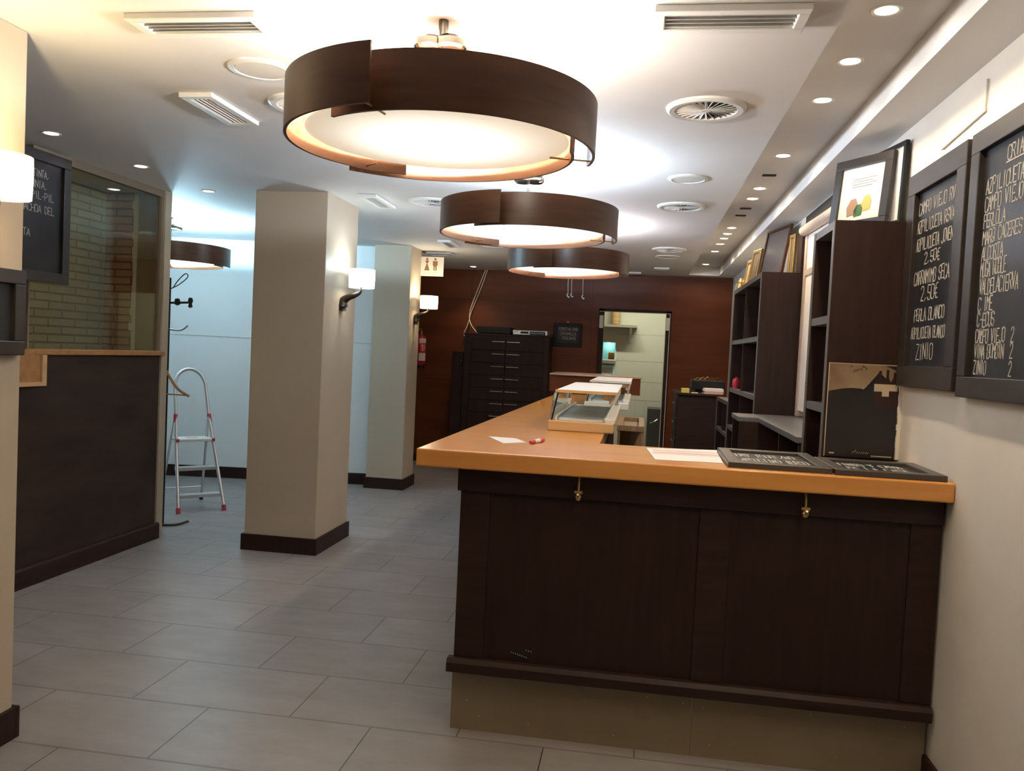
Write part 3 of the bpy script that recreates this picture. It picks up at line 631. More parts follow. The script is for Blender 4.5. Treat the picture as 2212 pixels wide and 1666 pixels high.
# rack behind the bar by the display cases
t = thing('glass_rack_stand', 'low wooden stand with open tray top behind the display cases', 'stand', (-.02, 4.95, 0))
obj('tray_top', B((-.10, .05, 4.6, 4.63, 1.095, 1.125), (-.10, .05, 5.25, 5.28, 1.095, 1.125), (.02, .05, 4.63, 5.25, 1.095, 1.125), (-.10, -.07, 4.63, 5.25, 1.095, 1.125), (-.07, .02, 4.63, 5.25, 1.095, 1.10)), M['wicker'], t)
for x, y in ((-.095, 4.605), (.035, 4.605), (-.095, 5.26), (.035, 5.26)): obj('leg', B((x, x+.014, y, y+.014, 0, 1.095)), M['wicker'], t)
obj('back_panel', B((-.09, .04, 5.0, 5.01, .7, 1.09)), M['wicker'], t)
obj('shelf', B((-.09, .04, 4.62, 5.0, .955, .97)), M['wicker'], t)
o = obj('black_remote', B((-.075, -.01, 4.64, 4.70, .971, .995)), M['blackp'], bevel=.004); tag(o, 'small black device on the lower shelf of the wooden stand', 'device')
o = obj('grey_hose', tube(BM(), smooth_curve([(.03, 4.55, .97), (.0, 4.5, .93), (-.04, 4.42, .9), (-.06, 4.40, .5), (-.06, 4.4, .0)], 6), .008, 8), M['grey'], smooth=True); tag(o, 'pale grey hose hanging from the wooden stand behind the bar', 'hose')

# ================================================================== SHELVES behind the bar
def shelf_unit(y0, y1, x0, top, shelves, divs, label, th=.035, back=XW-.012):
    t = thing('shelf_unit', label, 'shelving', ((x0+back)/2, (y0+y1)/2, 0), 0, 'dark back-bar shelving')
    edge = M['mat_grey']
    obj('side_panel', B((x0, back, y0, y0+th, 0, top)), M['darkh'], t); obj('side_panel', B((x0, back, y1-th, y1, 0, top)), M['darkh'], t)
    obj('back_panel', B((back-.01, back, y0+th, y1-th, .05, top-.02)), M['dark'], t)
    obj('top_board', B((x0, back, y0+th, y1-th, top-th, top)), edge, t)
    for z in shelves: obj('shelf', B((x0+.002, back-.01, y0+th, y1-th, z-th, z)), edge, t)
    for y in divs: obj('divider', B((x0+.004, back-.01, y-.012, y+.012, 0, top-th)), M['dark'], t)
    for y in (y0, y1-th): obj('edge_banding', B((x0-.003, x0, y, y+th, 0, top)), edge, t)
    return t
shelf_unit(3.735, 4.16, .80, 2.13, [1.725, 1.335, .92], [], 'nearest tall dark shelf unit, with the wine poster on its side')
shelf_unit(5.88, 7.53, .80, 2.13, [1.69, 1.28, .955], [6.74], 'second tall dark shelf unit beyond the gap, pictures on top')
shelf_unit(7.55, 8.55, .80, 1.15, [.86], [8.0], 'low dark shelf unit beyond the second tall one')
t = thing('back_counter', 'low grey-topped dark counter with projecting end between the two tall shelves', 'counter', (.95, 5, 0))
b = BM(); prism(b, [(.775, 4.165), (XW-.012, 4.165), (XW-.012, 5.875), (.65, 5.86), (.65, 5.47), (.775, 5.47)], 2, 1.125, 1.155); obj('top', b, M['mat_grey'], t, bevel=.002)
for y in (4.18, 4.75, 5.47, 5.84): obj('upright', B((.79, XW-.02, y, y+.025, 0, 1.125)), M['dark'], t)
obj('end_upright', B((.66, .79, 5.47, 5.50, 0, 1.125), (.66, .79, 5.83, 5.86, 0, 1.125)), M['dark'], t)
obj('back_panel', B((XW-.02, XW-.012, 4.2, 5.84, 0, 1.125)), M['darkh'], t)
# roller blind in the gap
t = thing('roller_blind', 'cream roller blind with tube on the wall between the tall shelves', 'blind', (1.07, 5.2, 1.9))
obj('tube', tube(BM(), [(1.055, 4.5, 2.375), (1.055, 5.86, 2.438-.03)], .034, 20), M['tube'], t, smooth=True)
obj('headbox', B((1.06, XW, 4.45, 5.84, 2.44, 2.50)), M['blackp'], t)
obj('fabric', B((1.075, 1.078, 4.5, 5.80, 1.20, 2.40)), M['blind'], t)
obj('side_frame', B((1.066, XW, 5.80, 5.86, 1.16, 2.37), (1.066, XW, 4.44, 4.50, 1.16, 2.37), (1.068, XW, 4.5, 5.8, 2.10, 2.14)), M['tube'], t)

# pictures leaning on top of the shelves
def leaning(name, label, p0, p1, z0, h, lean, th, fm, fr, inner, group, extra=None):
    """p0->p1 bottom edge as seen left to right; leans back by lean at the top"""
    a, b = Vector((*p0, z0)), Vector((*p1, z0)); u = (b-a); W = u.length; u.normalize(); back = Vector((0, 0, 1)).cross(u)
    v = (Vector((0, 0, 1))*math.cos(lean)+back*math.sin(lean)); n = u.cross(v)
    t = thing(name, label, 'picture', tuple((a+b)/2), 0, group); f = BM()
    obox(f, a, u, v, n, W, fr, th); obox(f, a+v*(h-fr), u, v, n, W, fr, th); obox(f, a+v*fr, u, v, n, fr, h-2*fr, th); obox(f, a+u*(W-fr)+v*fr, u, v, n, fr, h-2*fr, th)
    obj('frame', f, fm, t, bevel=.002); obj('print', obox(BM(), a+u*fr+v*fr+n*.002, u, v, n, W-2*fr, h-2*fr, th*.4), inner, t)
    if extra: extra(t, a+n*(th*.4+.003), u, v, n, W, h)
    return t
def certificate(t, a, u, v, n, W, h):
    L = BM()
    for k in range(4): obox(L, a+u*(W*.32)+v*(h*(.70-.035*k)), u, v, n, W*(.36 if k % 2 else .42), .003, .0008)
    obj('printed_lines', L, M['grey'], t)
    for m, (x, y, ww, hh) in ((M['brownp'], (.27, .20, .20, .24)), (M['green'], (.40, .18, .16, .17)), (M['yel'], (.52, .24, .18, .22))):
        b = BM(); q = [a+u*(W*(x+ww*cx))+v*(h*(y+hh*cy)) for cx, cy in ((.1, 0), (.9, .08), (1, .6), (.75, 1), (.3, .95), (0, .5))]
        v0 = [b.verts.new(p) for p in q]; v1 = [b.verts.new(p+n*.001) for p in q]; b.faces.new(v0[::-1]); b.faces.new(v1)
        for i in range(6): b.faces.new((v0[i], v0[(i+1) % 6], v1[(i+1) % 6], v1[i]))
        obj('picture_patch', b, m, t)
leaning('framed_certificate', 'dark framed white certificate with green and yellow print atop the nearest shelf', (.868, 4.14), (1.045, 3.86), 2.131, .335, .10, .022, M['black'], .042, M['paper'], None, certificate)
leaning('framed_picture', 'thin black framed picture seen edge-on behind the white certificate', (1.03, 4.10), (1.09, 3.80), 2.131, .36, .03, .018, M['blackp'], .02, M['paper'], None)
leaning('framed_picture', 'large dark framed picture leaning atop the second shelf unit', (.90, 6.75), (1.0, 6.30), 2.131, .405, .16, .02, M['drum'], .02, mat('dim_print', (.10, .085, .085), .2), 'pictures on the second shelf')
leaning('framed_picture', 'gilt framed picture leaning just left of the large dark one', (.86, 7.06), (.90, 6.88), 2.131, .29, .15, .02, M['gold'], .025, mat('gilt_print', (.30, .21, .12), .3), 'pictures on the second shelf')
leaning('framed_picture', 'gilt framed picture partly behind the large dark one, on its right', (1.035, 6.22), (1.055, 6.12), 2.131, .30, .03, .02, M['gold'], .025, mat('gilt_print2', (.16, .12, .08), .3), 'pictures on the second shelf')
leaning('framed_picture', 'smaller gilt framed picture farthest along the second shelf top', (.86, 7.42), (.93, 7.10), 2.131, .25, .18, .02, M['gold'], .022, mat('gilt_print3', (.34, .26, .15), .3), 'pictures on the second shelf')
o = obj('small_carving', lathe(BM(), [(0, 0), (.03, .0), (.035, .02), (.025, .05), (.03, .07), (.012, .10), (0, .105)], (.84, 7.45, 2.131), 20), M['gold'], smooth=True); tag(o, 'small brown ornament at the far end of the second shelf top', 'ornament')
o = obj('dark_panel', B((1.06, 1.085, 5.93, 6.10, 2.131, 2.46)), M['dark']); tag(o, 'dark upright board behind the pictures beside the roller blind', 'board')
# wine poster on the near side panel
t = thing('wine_poster', 'tall dark wine poster with three bottles taped to the nearest shelf side', 'poster', (.96, 3.72, 1.12))
PX, PW, PZ, PH, PYY = .812, .296, 1.118, .40, 3.728
def prt(name, poly, k, m):   # fractions of the poster
    b = BM(); prism(b, [(PX+PW*x, PZ+PH*z) for x, z in poly], 1, PYY-.0007*(k+1), PYY-.0007*k-.0001); return obj(name, b, m, t)
prt('sheet', [(0, 0), (1.02, 0), (.99, 1), (0, 1)], 0, M['parch'])
arc = [(i/16, .69+.055*math.sin(PI*min(i/16*1.25+.05, 1))-.09*max(0, i/16-.45)) for i in range(17)]
prt('black_field', [(0, 0), (1.01, 0)]+arc[::-1], 1, M['ink'])
prt('black_hill', [(.45, .70), (.60, .84), (.68, .92), (.74, .89), (.86, .80), (.98, .72), (.98, .5), (.45, .5)], 2, M['ink'])
bx = [(.70, .94, .115), (.80, .955, .09), (.90, .93, .115)]
for i, (x, zt, wd) in enumerate(bx):
    nb_ = .018
    prt('bottle_print', [(x-wd/2, .55), (x+wd/2, .55), (x+wd/2, .82), (x+nb_, .87), (x+nb_, zt), (x-nb_, zt), (x-nb_, .87), (x-wd/2, .82)], 3+(i == 1), M['bottle'])
prt('bottle_label', [(.625, .72), (.745, .72), (.745, .80), (.625, .80)], 5, M['label']); prt('bottle_label', [(.735, .67), (.83, .67), (.83, .80), (.735, .80)], 6, M['label']); prt('bottle_label', [(.83, .73), (.945, .73), (.945, .80), (.83, .80)], 5, M['label'])
prt('corner_print', [(.78, .995), (.985, .995), (.985, .92), (.90, .96)], 3, M['bottle'])
wr = BM()
for pts in ([(.33, .91), (.35, .945), (.36, .925), (.385, .955), (.39, .93), (.42, .965), (.43, .94), (.47, .99)], [(.28, .97), (.31, .985)], [(.45, .985), (.52, .96), (.49, .94)]):
    tube(wr, [(PX+PW*x, PYY-.0016, PZ+PH*z) for x, z in pts], .0012, 6)
obj('handwriting_top', wr, M['bottle'], t)
wr = BM(); tube(wr, [(PX+PW*(.38+.015*i), PYY-.003, PZ+PH*(.045+(.018 if i % 2 else 0)+(.02 if i in (2, 3) else 0))) for i in range(16)], .0009, 6); obj('handwriting_bottom', wr, M['label'], t)
prt('caption', [(.06, .03), (.13, .03), (.13, .045), (.06, .045)], 4, M['pink']); prt('caption', [(.64, .02), (.92, .02), (.92, .032), (.64, .032)], 4, M['label'])
obj('white_border', B((PX-.004, PX, PYY-.001, PYY, PZ, PZ+PH), (PX-.004, PX+PW*.99, PYY-.001, PYY, PZ+PH, PZ+PH+.003)), M['label'], t)
obj('pin', lathe(BM(), [(0, -.003), (.004, 0), (0, .003)], (PX+.012, PYY-.003, PZ+PH-.02), 10), M['chrome'], t)
# ragged plaster behind the shelf edge
b = BM()
for k in range(40):
    z = 1.12+k*.025; e = random.uniform(.0, .006); box(b, XW-.0115-e*.6, XW, 3.715, 3.7345, z, z+.025)
struct('trim_5', b, M['toner'])
o = obj('wall_cable', tube(BM(), [(XW-.006, 3.02, 2.49), (XW-.006, 3.02, 2.385), (XW-.006, 3.33, 2.362), (XW-.006, 3.42, 2.355)], .004, 8), M['cream'], smooth=True)
tag(o, 'thin cream cable running along the right wall above the wine lists', 'cable')

# desk and till at the far right
t = thing('till_cabinet', 'dark low cabinet with till at the far end behind the bar', 'cabinet', (.62, 9, 0))
obj('body', B((.41, .795, 8.58, 9.5, 0, 1.145)), M['dark'], t); obj('top', B((.395, .80, 8.56, 9.5, 1.145, 1.17)), M['dark'], t, bevel=.003)
for k in range(5):
    dr = obj('drawer', B((.402, .41, 8.62, 9.4, .12+k*.2, .30+k*.2)), M['darkh'], t, bevel=.002); obj('handle', B((.385, .392, 8.9, 9.1, .24+k*.2, .25+k*.2), (.392, .402, 8.9, 8.91, .24+k*.2, .25+k*.2), (.392, .402, 9.09, 9.1, .24+k*.2, .25+k*.2)), M['steel'], dr)
t = thing('cash_till', 'black cash till on the far cabinet against the walnut wall', 'till', (.72, 8.95, 1.17))
obj('drawer_box', B((.56, .90, 8.83, 9.15, 1.2, 1.30)), M['blackp'], t, bevel=.006); obj('base', B((.60, .70, 8.86, 9.1, 1.17, 1.2)), M['blackp'], t)
cb = BM()
for k in range(5): tube(cb, smooth_curve([(.58+.05*k, 8.8+.03*k, 1.302), (.62+.05*k, 8.86, 1.325+.006*(k % 3)), (.67+.04*k, 8.9, 1.304)], 4), .003, 6)
obj('cables', cb, M['brass'], t)
o = obj('note_block', B((.445, .525, 8.60, 8.68, 1.17, 1.215)), M['yellow'], bevel=.002); tag(o, 'yellow block of sticky notes on the far till cabinet', 'note block')
t = thing('paper_pile', 'pile of white and pinkish papers beside the till', 'papers', (.78, 8.66, 1.17))
for k in range(6): obj('sheet', B((.665+.006*(k % 3), .86+.004*(k % 2), 8.585+.002*k, 8.815, 1.1701+k*.009, 1.1785+k*.009)), M['paper'] if k > 2 else M['pink'], t)
o = obj('white_card', B((.545, .61, 8.58, 8.64, 1.1701, 1.178)), M['paper']); tag(o, 'small white card between the yellow notes and paper pile', 'paper')
t = thing('red_cup', 'small red object on the second shelf unit, mid height', 'cup', (.835, 7.3, 1.281)); obj('body', lathe(BM(), [(0, 0), (.028, 0), (.035, .03), (.032, .07), (.02, .085), (0, .08)], (.835, 7.3, 1.281), 20), M['redp'], t, smooth=True)
obj('knob', lathe(BM(), [(0, .08), (.01, .083), (.012, .095), (0, .10)], (.835, 7.3, 1.281), 12), M['redp'], t)

# ================================================================== CABINET at the back wall
t = thing('drawer_cabinet', 'tall near-black cabinet of two drawer columns against the walnut wall', 'cabinet', (-1.65, 10.4, 0))
cx0, cx1, yc = -2.17, -1.105, 10.2
obj('body', B((cx0, cx1, yc, YB-.002, 0, 1.69)), M['dark'], t); obj('top', B((cx0-.012, cx1+.012, yc-.015, YB-.002, 1.69, 1.712)), M['dark'], t, bevel=.003)
for c in (0, 1):
    for k in range(10):
        z1 = 1.66-k*.155; a, b_ = (cx0+.09, -1.645) if c == 0 else (-1.64, cx1-.06)
        dr = obj('drawer', B((a, b_, yc-.016, yc, z1-.15, z1)), M['darkh'], t, bevel=.0015)
        h0, h1 = (-1.815, -1.655) if c == 0 else (-1.63, -1.465)
        obj('handle', B((h0, h1, yc-.040, yc-.030, z1-.045, z1-.036), (h0, h0+.008, yc-.032, yc-.016, z1-.045, z1-.036), (h1-.008, h1, yc-.032, yc-.016, z1-.045, z1-.036)), M['chrome'], dr)
t = thing('side_cupboard', 'narrow black cupboard left of the tall drawer cabinet', 'cupboard', (-2.25, 10.4, 0))
obj('body', B((-2.33, -2.185, 10.25, YB-.016, 0, 1.47)), M['dark'], t); dr = obj('door', B((-2.325, -2.19, 10.235, 10.25, .1, 1.46)), M['darkh'], t); obj('knob', lathe(BM(), [(0, -.01), (.01, 0), (0, .01)], (-2.21, 10.228, 1.36), 12), M['chrome'], dr)
t = thing('amplifier_box', 'flat matt black box on top of the drawer cabinet, left', 'box', (-1.8, 10.4, 1.712))
obj('case', B((-2.03, -1.60, 10.22, 10.55, 1.722, 1.806)), M['blackp'], t, bevel=.004)
g = BM()
for k in range(14): box(g, -2.0+k*.028, -1.985+k*.028, 10.216, 10.22, 1.74, 1.79)
obj('grille', g, M['ventdark'], t)
for x in (-2.0, -1.63): obj('foot', B((x-.015, x+.015, 10.24, 10.27, 1.7121, 1.722)), M['blackp'], t)
t = thing('stereo_receiver', 'silver receiver with black display on top of the drawer cabinet, right', 'stereo', (-1.35, 10.4, 1.712))
obj('case', B((-1.57, -1.135, 10.22, 10.5, 1.716, 1.778)), M['alu'], t, bevel=.008)
obj('display', B((-1.47, -1.37, 10.214, 10.22, 1.735, 1.762), (-1.355, -1.16, 10.214, 10.22, 1.725, 1.765)), M['blackp'], t)
g = BM()
for k in range(9): box(g, -1.345+k*.02, -1.335+k*.02, 10.211, 10.214, 1.74, 1.748)
obj('buttons', g, M['alu'], t); obj('foot', B((-1.55, -1.15, 10.25, 10.45, 1.7121, 1.716)), M['blackp'], t)
obj('logo_curve', tube(BM(), smooth_curve([(-1.555, 10.214, 1.73), (-1.54, 10.214, 1.755), (-1.50, 10.214, 1.76)], 4), .003, 6), M['blackp'], t)
# cables down to the cabinet
t = thing('white_cables', 'pair of white cables hanging from ceiling to the drawer cabinet', 'cable', (-2.1, 10.6, 2.55))
obj('cable', tube(BM(), smooth_curve([(-2.02, 10.6, 2.549), (-2.09, 10.6, 2.35), (-2.19, 10.6, 2.05), (-2.205, 10.6, 1.92), (-2.17, 10.55, 1.83), (-2.09, 10.5, 1.74), (-2.06, 10.48, 1.72)], 6), .006, 8), M['rug'], t, smooth=True)
obj('cable', tube(BM(), smooth_curve([(-2.0, 10.62, 2.549), (-2.07, 10.62, 2.32), (-2.18, 10.62, 2.02), (-2.21, 10.62, 1.90), (-2.235, 10.61, 1.80), (-2.265, 10.6, 1.72), (-2.262, 10.6, 1.68)], 6), .006, 8), M['rug'], t, smooth=True)
# small hooks on cords hanging before the wall
for x, z, lb in ((-.752, 2.085, 'left of the pair of thin white cords hanging behind the far lamp'), (-.715, 2.09, 'right of the pair of thin white cords behind the far lamp'), (-.60, 2.075, 'lone thin white cord hanging behind the far lamp, nearer the door')):
    t = thing('hanging_cord', lb, 'cord', (x, 8.5, H), 0, 'white cords over the bar end')
    obj('cord', tube(BM(), smooth_curve([(x, 8.5, H-.001), (x+.006, 8.5, 2.4), (x-.004, 8.5, 2.25), (x, 8.5, z+.04)], 5), .0025, 6), M['white'], t)
    obj('hook', tube(BM(), smooth_curve([(x, 8.5, z+.04), (x-.008, 8.5, z+.02), (x+.01, 8.5, z), (x+.012, 8.5, z+.012)], 5), .005, 8), M['white'], t)
# fire extinguisher
t = thing('fire_extinguisher', 'red fire extinguisher on the walnut wall behind the far column', 'fire extinguisher', (-2.80, 10.5, 1.25))
ex, ey = -2.825, 10.55
obj('cylinder', lathe(BM(), [(0, 1.27), (.055, 1.275), (.065, 1.30), (.065, 1.60), (.055, 1.645), (.025, 1.67), (0, 1.67)], (ex, ey, 0), 32), M['red'], t, smooth=True)
obj('base_ring', lathe(BM(), [(0, 1.235), (.06, 1.235), (.06, 1.275), (0, 1.275)], (ex, ey, 0), 32), M['blackp'], t, smooth=True)
v = BM(); lathe(v, [(0, 1.67), (.014, 1.67), (.014, 1.71), (.02, 1.72), (0, 1.73)], (ex, ey, 0), 16); box(v, ex-.045, ex+.02, ey-.008, ey+.008, 1.715, 1.725); box(v, ex-.045, ex+.01, ey-.008, ey+.008, 1.738, 1.748)
obj('valve', v, M['brass'], t)
obj('hose', tube(BM(), smooth_curve([(ex-.015, ey-.02, 1.70), (ex-.07, ey-.03, 1.66), (ex-.082, ey-.03, 1.5), (ex-.075, ey-.03, 1.38)], 6), .009, 8), M['blackp'], t, smooth=True)
lb = BM()
for k, (a0, a1) in enumerate(((1.33, 1.43), (1.56, 1.62))):
    for i in range(6):
        th0 = math.radians(-95+i*20); th1 = math.radians(-95+i*20+20)
        q = [(ex+.0658*math.cos(a), ey+.0658*math.sin(a), z) for a, z in ((th0, a0), (th1, a0), (th1, a1), (th0, a1))]; lb.faces.new([lb.verts.new(p) for p in q])
for i, (zz, w_) in enumerate(((1.46, 2), (1.49, 3), (1.52, 2))):
    for j in range(w_):
        th0 = math.radians(-60+j*22); q = [(ex+.0659*math.cos(a), ey+.0659*math.sin(a), z) for a, z in ((th0, zz), (th0+.2, zz), (th0+.2, zz+.018), (th0, zz+.018))]; lb.faces.new([lb.verts.new(p) for p in q])
obj('label', lb, M['paper'], t)
# bracket that carries it
obj('wall_bracket', B((ex-.02, ex+.02, ey+.06, YB-.0005, 1.45, 1.50)), M['blackp'], t)

# restroom sign
t = thing('restroom_sign', 'cream restroom sign with woman and man figures on the farthest column', 'sign', (-2.38, 8.75, 2.28))
SX, SY, SZ = -2.38, 8.745, 2.275
obj('panel', B((SX, SX+.252, SY, SY+.006, SZ, SZ+.208)), M['sign'], t, bevel=.001)
sg = BM(); yq = SY-.0012
def disk(b, x, z, r): prism(b, [(x+r*math.cos(k*PI/10), z+r*math.sin(k*PI/10)) for k in range(20)], 1, yq, SY-.0001)
fx, mx_ = SX+.068, SX+.158
disk(sg, fx, SZ+.182, .013); prism(sg, [(fx-.022, SZ+.166), (fx+.022, SZ+.166), (fx+.006, SZ+.135), (fx-.006, SZ+.135)], 1, yq, SY-.0001); prism(sg, [(fx-.006, SZ+.132), (fx+.006, SZ+.132), (fx+.030, SZ+.06), (fx-.030, SZ+.06)], 1, yq, SY-.0001)
disk(sg, mx_, SZ+.182, .013)
prism(sg, [(mx_-.027, SZ+.163), (mx_+.027, SZ+.163), (mx_+.027, SZ+.115), (mx_+.018, SZ+.115), (mx_+.018, SZ+.06), (mx_+.004, SZ+.06), (mx_+.004, SZ+.10), (mx_-.004, SZ+.10), (mx_-.004, SZ+.06), (mx_-.018, SZ+.06), (mx_-.018, SZ+.115), (mx_-.027, SZ+.115)], 1, yq, SY-.0001)
obj('figures', sg, M['signp'], t)
obj('lettering', letters(BM(), 'ASEOS', (SX+.03, SY, SZ+.02), (1, 0, 0), (0, 0, 1), (0, -1, 0), .022, .15, stroke=.003, jit=0, gap=1.2, thick=.001), mat('sign_letter', (.42, .36, .28), .5), t)

# ================================================================== SIDE ROOM: ladder, coat stand
u = Vector((.681, .732, 0)); bk = Vector((-.742, .670, 0)); FL = Vector((-3.776, 6.462, 0)); W = .387
LO = FL+u*(W/2)
def LP(a, b, z): return LO+u*a+bk*b+Vector((0, 0, z))
t = thing('stepladder', 'aluminium three-step folding ladder with red feet in the side room', 'ladder', tuple(LO), 0)
zs = .78
hoop = [LP(-W/2, 0, .02), LP(-W/2+.045, .30*.98, zs), LP(-W/2+.06, .30*1.30, 1.06)]
top = [LP(-W/2+.06+.0*k, .3*1.30, 1.06) for k in (0,)]
arcp = [LP(-(W/2-.06)*math.cos(PI*k/12), .39+.045*math.sin(PI*k/12), 1.06+.15*math.sin(PI*k/12)) for k in range(1, 12)]
rail = [LP(-W/2, 0, .02), LP(-W/2+.03, .2, .52), LP(-W/2+.05, .30, zs), LP(-(W/2-.06), .39, 1.06)]+arcp+[LP((W/2-.06), .39, 1.06), LP(W/2-.05, .30, zs), LP(W/2-.03, .2, .52), LP(W/2, 0, .02)]
obj('front_rail', tube(BM(), rail, .0145, 12), M['alu'], t, smooth=True)
for s in (-1, 1):
    obj('rear_leg', tube(BM(), [LP(s*(W/2-.01), .555, .02), LP(s*(W/2-.05), .325, zs)], .011, 10), M['alu'], t, smooth=True)
    obj('red_joint', tube(BM(), [LP(s*(W/2-.045), .292, zs-.035), LP(s*(W/2-.05), .312, zs+.035)], .017, 12), M['redp'], t, smooth=True)
    obj('foot', tube(BM(), [LP(s*W/2, -.003, 0), LP(s*W/2, .008, .045)], .019, 12), M['redp'], t, smooth=True)
    obj('rear_foot', tube(BM(), [LP(s*(W/2-.01), .558, 0), LP(s*(W/2-.01), .548, .035)], .017, 12), M['blackp'], t, smooth=True)
obj('rear_bar', tube(BM(), [LP(-(W/2-.01), .52, .13), LP((W/2-.01), .52, .13)], .006, 8), M['alu'], t)
for z, dp, nm in ((.145, .09, 'step'), (.37, .09, 'step')):
    b0 = .385*z-.012; hw = W/2-.06*z-.004
    s_ = obj(nm, obox(BM(), LP(-hw, b0, z-.030), u, bk, (0, 0, 1), hw*2, dp, .030), M['alu'], t, bevel=.003)
    for s in (-1, 1): obj('rivet_cap', tube(BM(), [LP(s*(hw+.012), b0+.01, z-.012), LP(s*(hw-.006), b0+.01, z-.012)], .014, 10), M['redp'], s_)
hw = W/2-.04; pl = obj('platform', obox(BM(), LP(-hw, .20, .585), u, bk, (0, 0, 1), hw*2, .21, .022), M['white'], t, bevel=.005)
obj('platform_hole', obox(BM(), LP(-.05, .29, .6072), u, bk, (0, 0, 1), .10, .03, .0008), M['redp'], pl)
for s in (-1, 1): obj('corner_cap', obox(BM(), LP(s*hw-.012, .195, .583), u, bk, (0, 0, 1), .024, .03, .026), M['redp'], pl)
for s in (-1, 1): obj('stay', tube(BM(), [LP(s*(W/2-.04), .39, .59), LP(s*(W/2-.03), .40, .55)], .005, 6), M['alu'], t)

cx, cy = -3.64, 6.0
t = thing('coat_stand', 'thin black coat stand with hooks behind the glass partition end', 'coat stand', (cx, cy, 0))
obj('pole', tube(BM(), [(cx, cy, .02), (cx, cy, 1.95)], .013, 12), M['blackp'], t, smooth=True)
obj('base', tube(BM(), smooth_curve([(cx-.1, cy-.10, .012), (cx, cy-.02, .012), (cx+.10, cy+.04, .012), (cx+.14, cy+.14, .02)], 6), .010, 10), M['bronze'], t, smooth=True)
obj('arm', tube(BM(), [(cx, cy, 1.755), (cx+.185, cy, 1.765)], .009, 10), M['blackp'], t)
k = BM(); lathe(k, [(0, 1.72), (.018, 1.73), (.012, 1.755), (.02, 1.775), (.014, 1.80), (0, 1.805)], (cx+.18, cy, 0), 16); lathe(k, [(0, 1.735), (.02, 1.745), (.022, 1.77), (.016, 1.79), (0, 1.795)], (cx+.07, cy, 0), 16); obj('knob', k, M['blackp'], t, smooth=True)
obj('lower_hook', tube(BM(), smooth_curve([(cx, cy, 1.555), (cx+.06, cy, 1.545), (cx+.12, cy, 1.552), (cx+.165, cy, 1.585)], 6), .007, 8), M['steel'], t, smooth=True)
obj('upper_loop', tube(BM(), smooth_curve([(cx, cy, 1.86), (cx+.08, cy, 1.90), (cx+.15, cy, 1.96), (cx+.13, cy, 1.985), (cx+.07, cy, 1.93), (cx+.03, cy, 1.87)], 6), .004, 8), M['blackp'], t, smooth=True)
t = thing('coat_hanger', 'wooden coat hanger hanging at the partition end by the ladder', 'hanger', (cx+.03, cy-.05, 1.2))
hx, hy = -3.575, 5.88
obj('shoulder', tube(BM(), smooth_curve([(hx-.2, hy, 1.055), (hx-.1, hy, 1.11), (hx, hy, 1.215), (hx+.02, hy, 1.20), (hx+.10, hy, 1.10), (hx+.195, hy, 1.045)], 6), .011, 8), M['orange'], t, smooth=True)
obj('trouser_bar', tube(BM(), [(hx-.18, hy, 1.055), (hx+.18, hy, 1.05)], .005, 8), M['orange'], t)
obj('hook', tube(BM(), smooth_curve([(hx, hy, 1.21), (hx, hy, 1.26), (hx-.02, hy, 1.30), (hx-.05, hy+.05, 1.30), (cx+.012, cy-.02, 1.29)], 5), .003, 8), M['steel'], t)

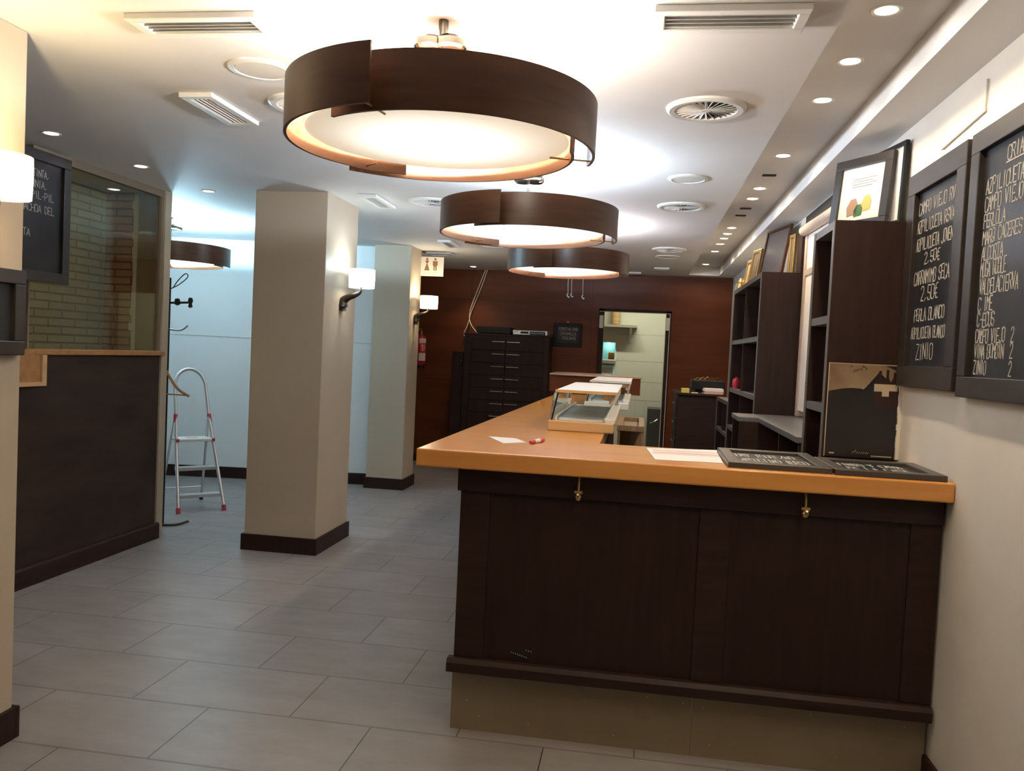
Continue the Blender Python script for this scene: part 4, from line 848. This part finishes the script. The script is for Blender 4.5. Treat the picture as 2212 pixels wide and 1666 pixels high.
# ================================================================== KITCHEN things
t = thing('kitchen_shelf', 'grey wall shelf with bracket seen through the kitchen doorway', 'shelf', (-.6, 12.2, 1.95))
obj('board', B((-1.2, -.05, 12.0, 12.3, 1.93, 1.965)), mat('kitchen_shelf_grey', (.30, .27, .20), .5), t)
b = BM(); prism(b, [(12.3, 1.93), (12.05, 1.93), (12.25, 1.84), (12.28, 1.72), (12.3, 1.72)], 0, -.155, -.12); obj('bracket', b, M['white'], t)
o = obj('straw_bundle', tube(BM(), [(-.36+.004*math.sin(k), 12.12, 1.972+.04*k) for k in range(12)], [.062+.006*(k % 2) for k in range(12)], 14), M['straw'], smooth=True); tag(o, 'golden wrapped bundle standing on the kitchen shelf', 'bundle')
t = thing('kitchen_counter', 'steel counter edge below the lit serving hatch in the kitchen', 'counter', (-.5, 12.1, 0))
obj('top', B((-1.2, -.335, 11.98, 12.28, 1.40, 1.445)), mat('kitchen_counter_grey', (.24, .22, .19), .4), t)
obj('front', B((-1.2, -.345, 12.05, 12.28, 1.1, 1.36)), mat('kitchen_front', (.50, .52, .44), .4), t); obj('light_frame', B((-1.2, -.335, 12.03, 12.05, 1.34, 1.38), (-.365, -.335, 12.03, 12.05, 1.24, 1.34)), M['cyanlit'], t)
obj('leg', B((-1.15, -1.10, 12.1, 12.2, 0, 1.1), (-.40, -.36, 12.1, 12.2, 0, 1.1)), M['steel'], t)
o = obj('orange_box', B((-.452, -.365, 12.42, 12.48, 1.4605, 1.56)), M['amber'], bevel=.003); tag(o, 'bright orange box inside the lit serving hatch', 'box')
struct('trim_6', B((-.75, -.15, 12.4, 12.65, 1.42, 1.46)), M['white'])
t = thing('grey_locker', 'dark grey locker with handle low behind the kitchen doorway', 'locker', (.25, 12, 0))
obj('body', B((.16, .7, 11.7, 12.2, 0, .80)), mat('locker_grey', (.07, .07, .055), .5), t); obj('handle', tube(BM(), [(.20, 11.69, .60), (.26, 11.66, .63), (.3, 11.69, .66)], .007, 8), M['steel'], t)
t = thing('added_kitchen_light', 'unseen tube light added on the kitchen ceiling', 'ceiling light', (0, 11.4, H+.28))  # unseen source added so the kitchen is lit
obj('tube', tube(BM(), [(-.5, 11.3, H+.24), (.5, 11.3, H+.24)], .015, 12), emis('added_tube_glow', (.9, 1, .85), 6), t); obj('housing', B((-.55, .55, 11.27, 11.33, H+.26, H+.3)), M['white'], t)
lamp('added_tube_light', 'AREA', (0, -.1, -.07), 12, (1, .97, .80), parent=t, shape='RECTANGLE', size=1.0, size_y=.05)
lamp('pass_light', 'POINT', (-.45, 12.5, 1.68), 0.35, (.6, 1, .95), .03)
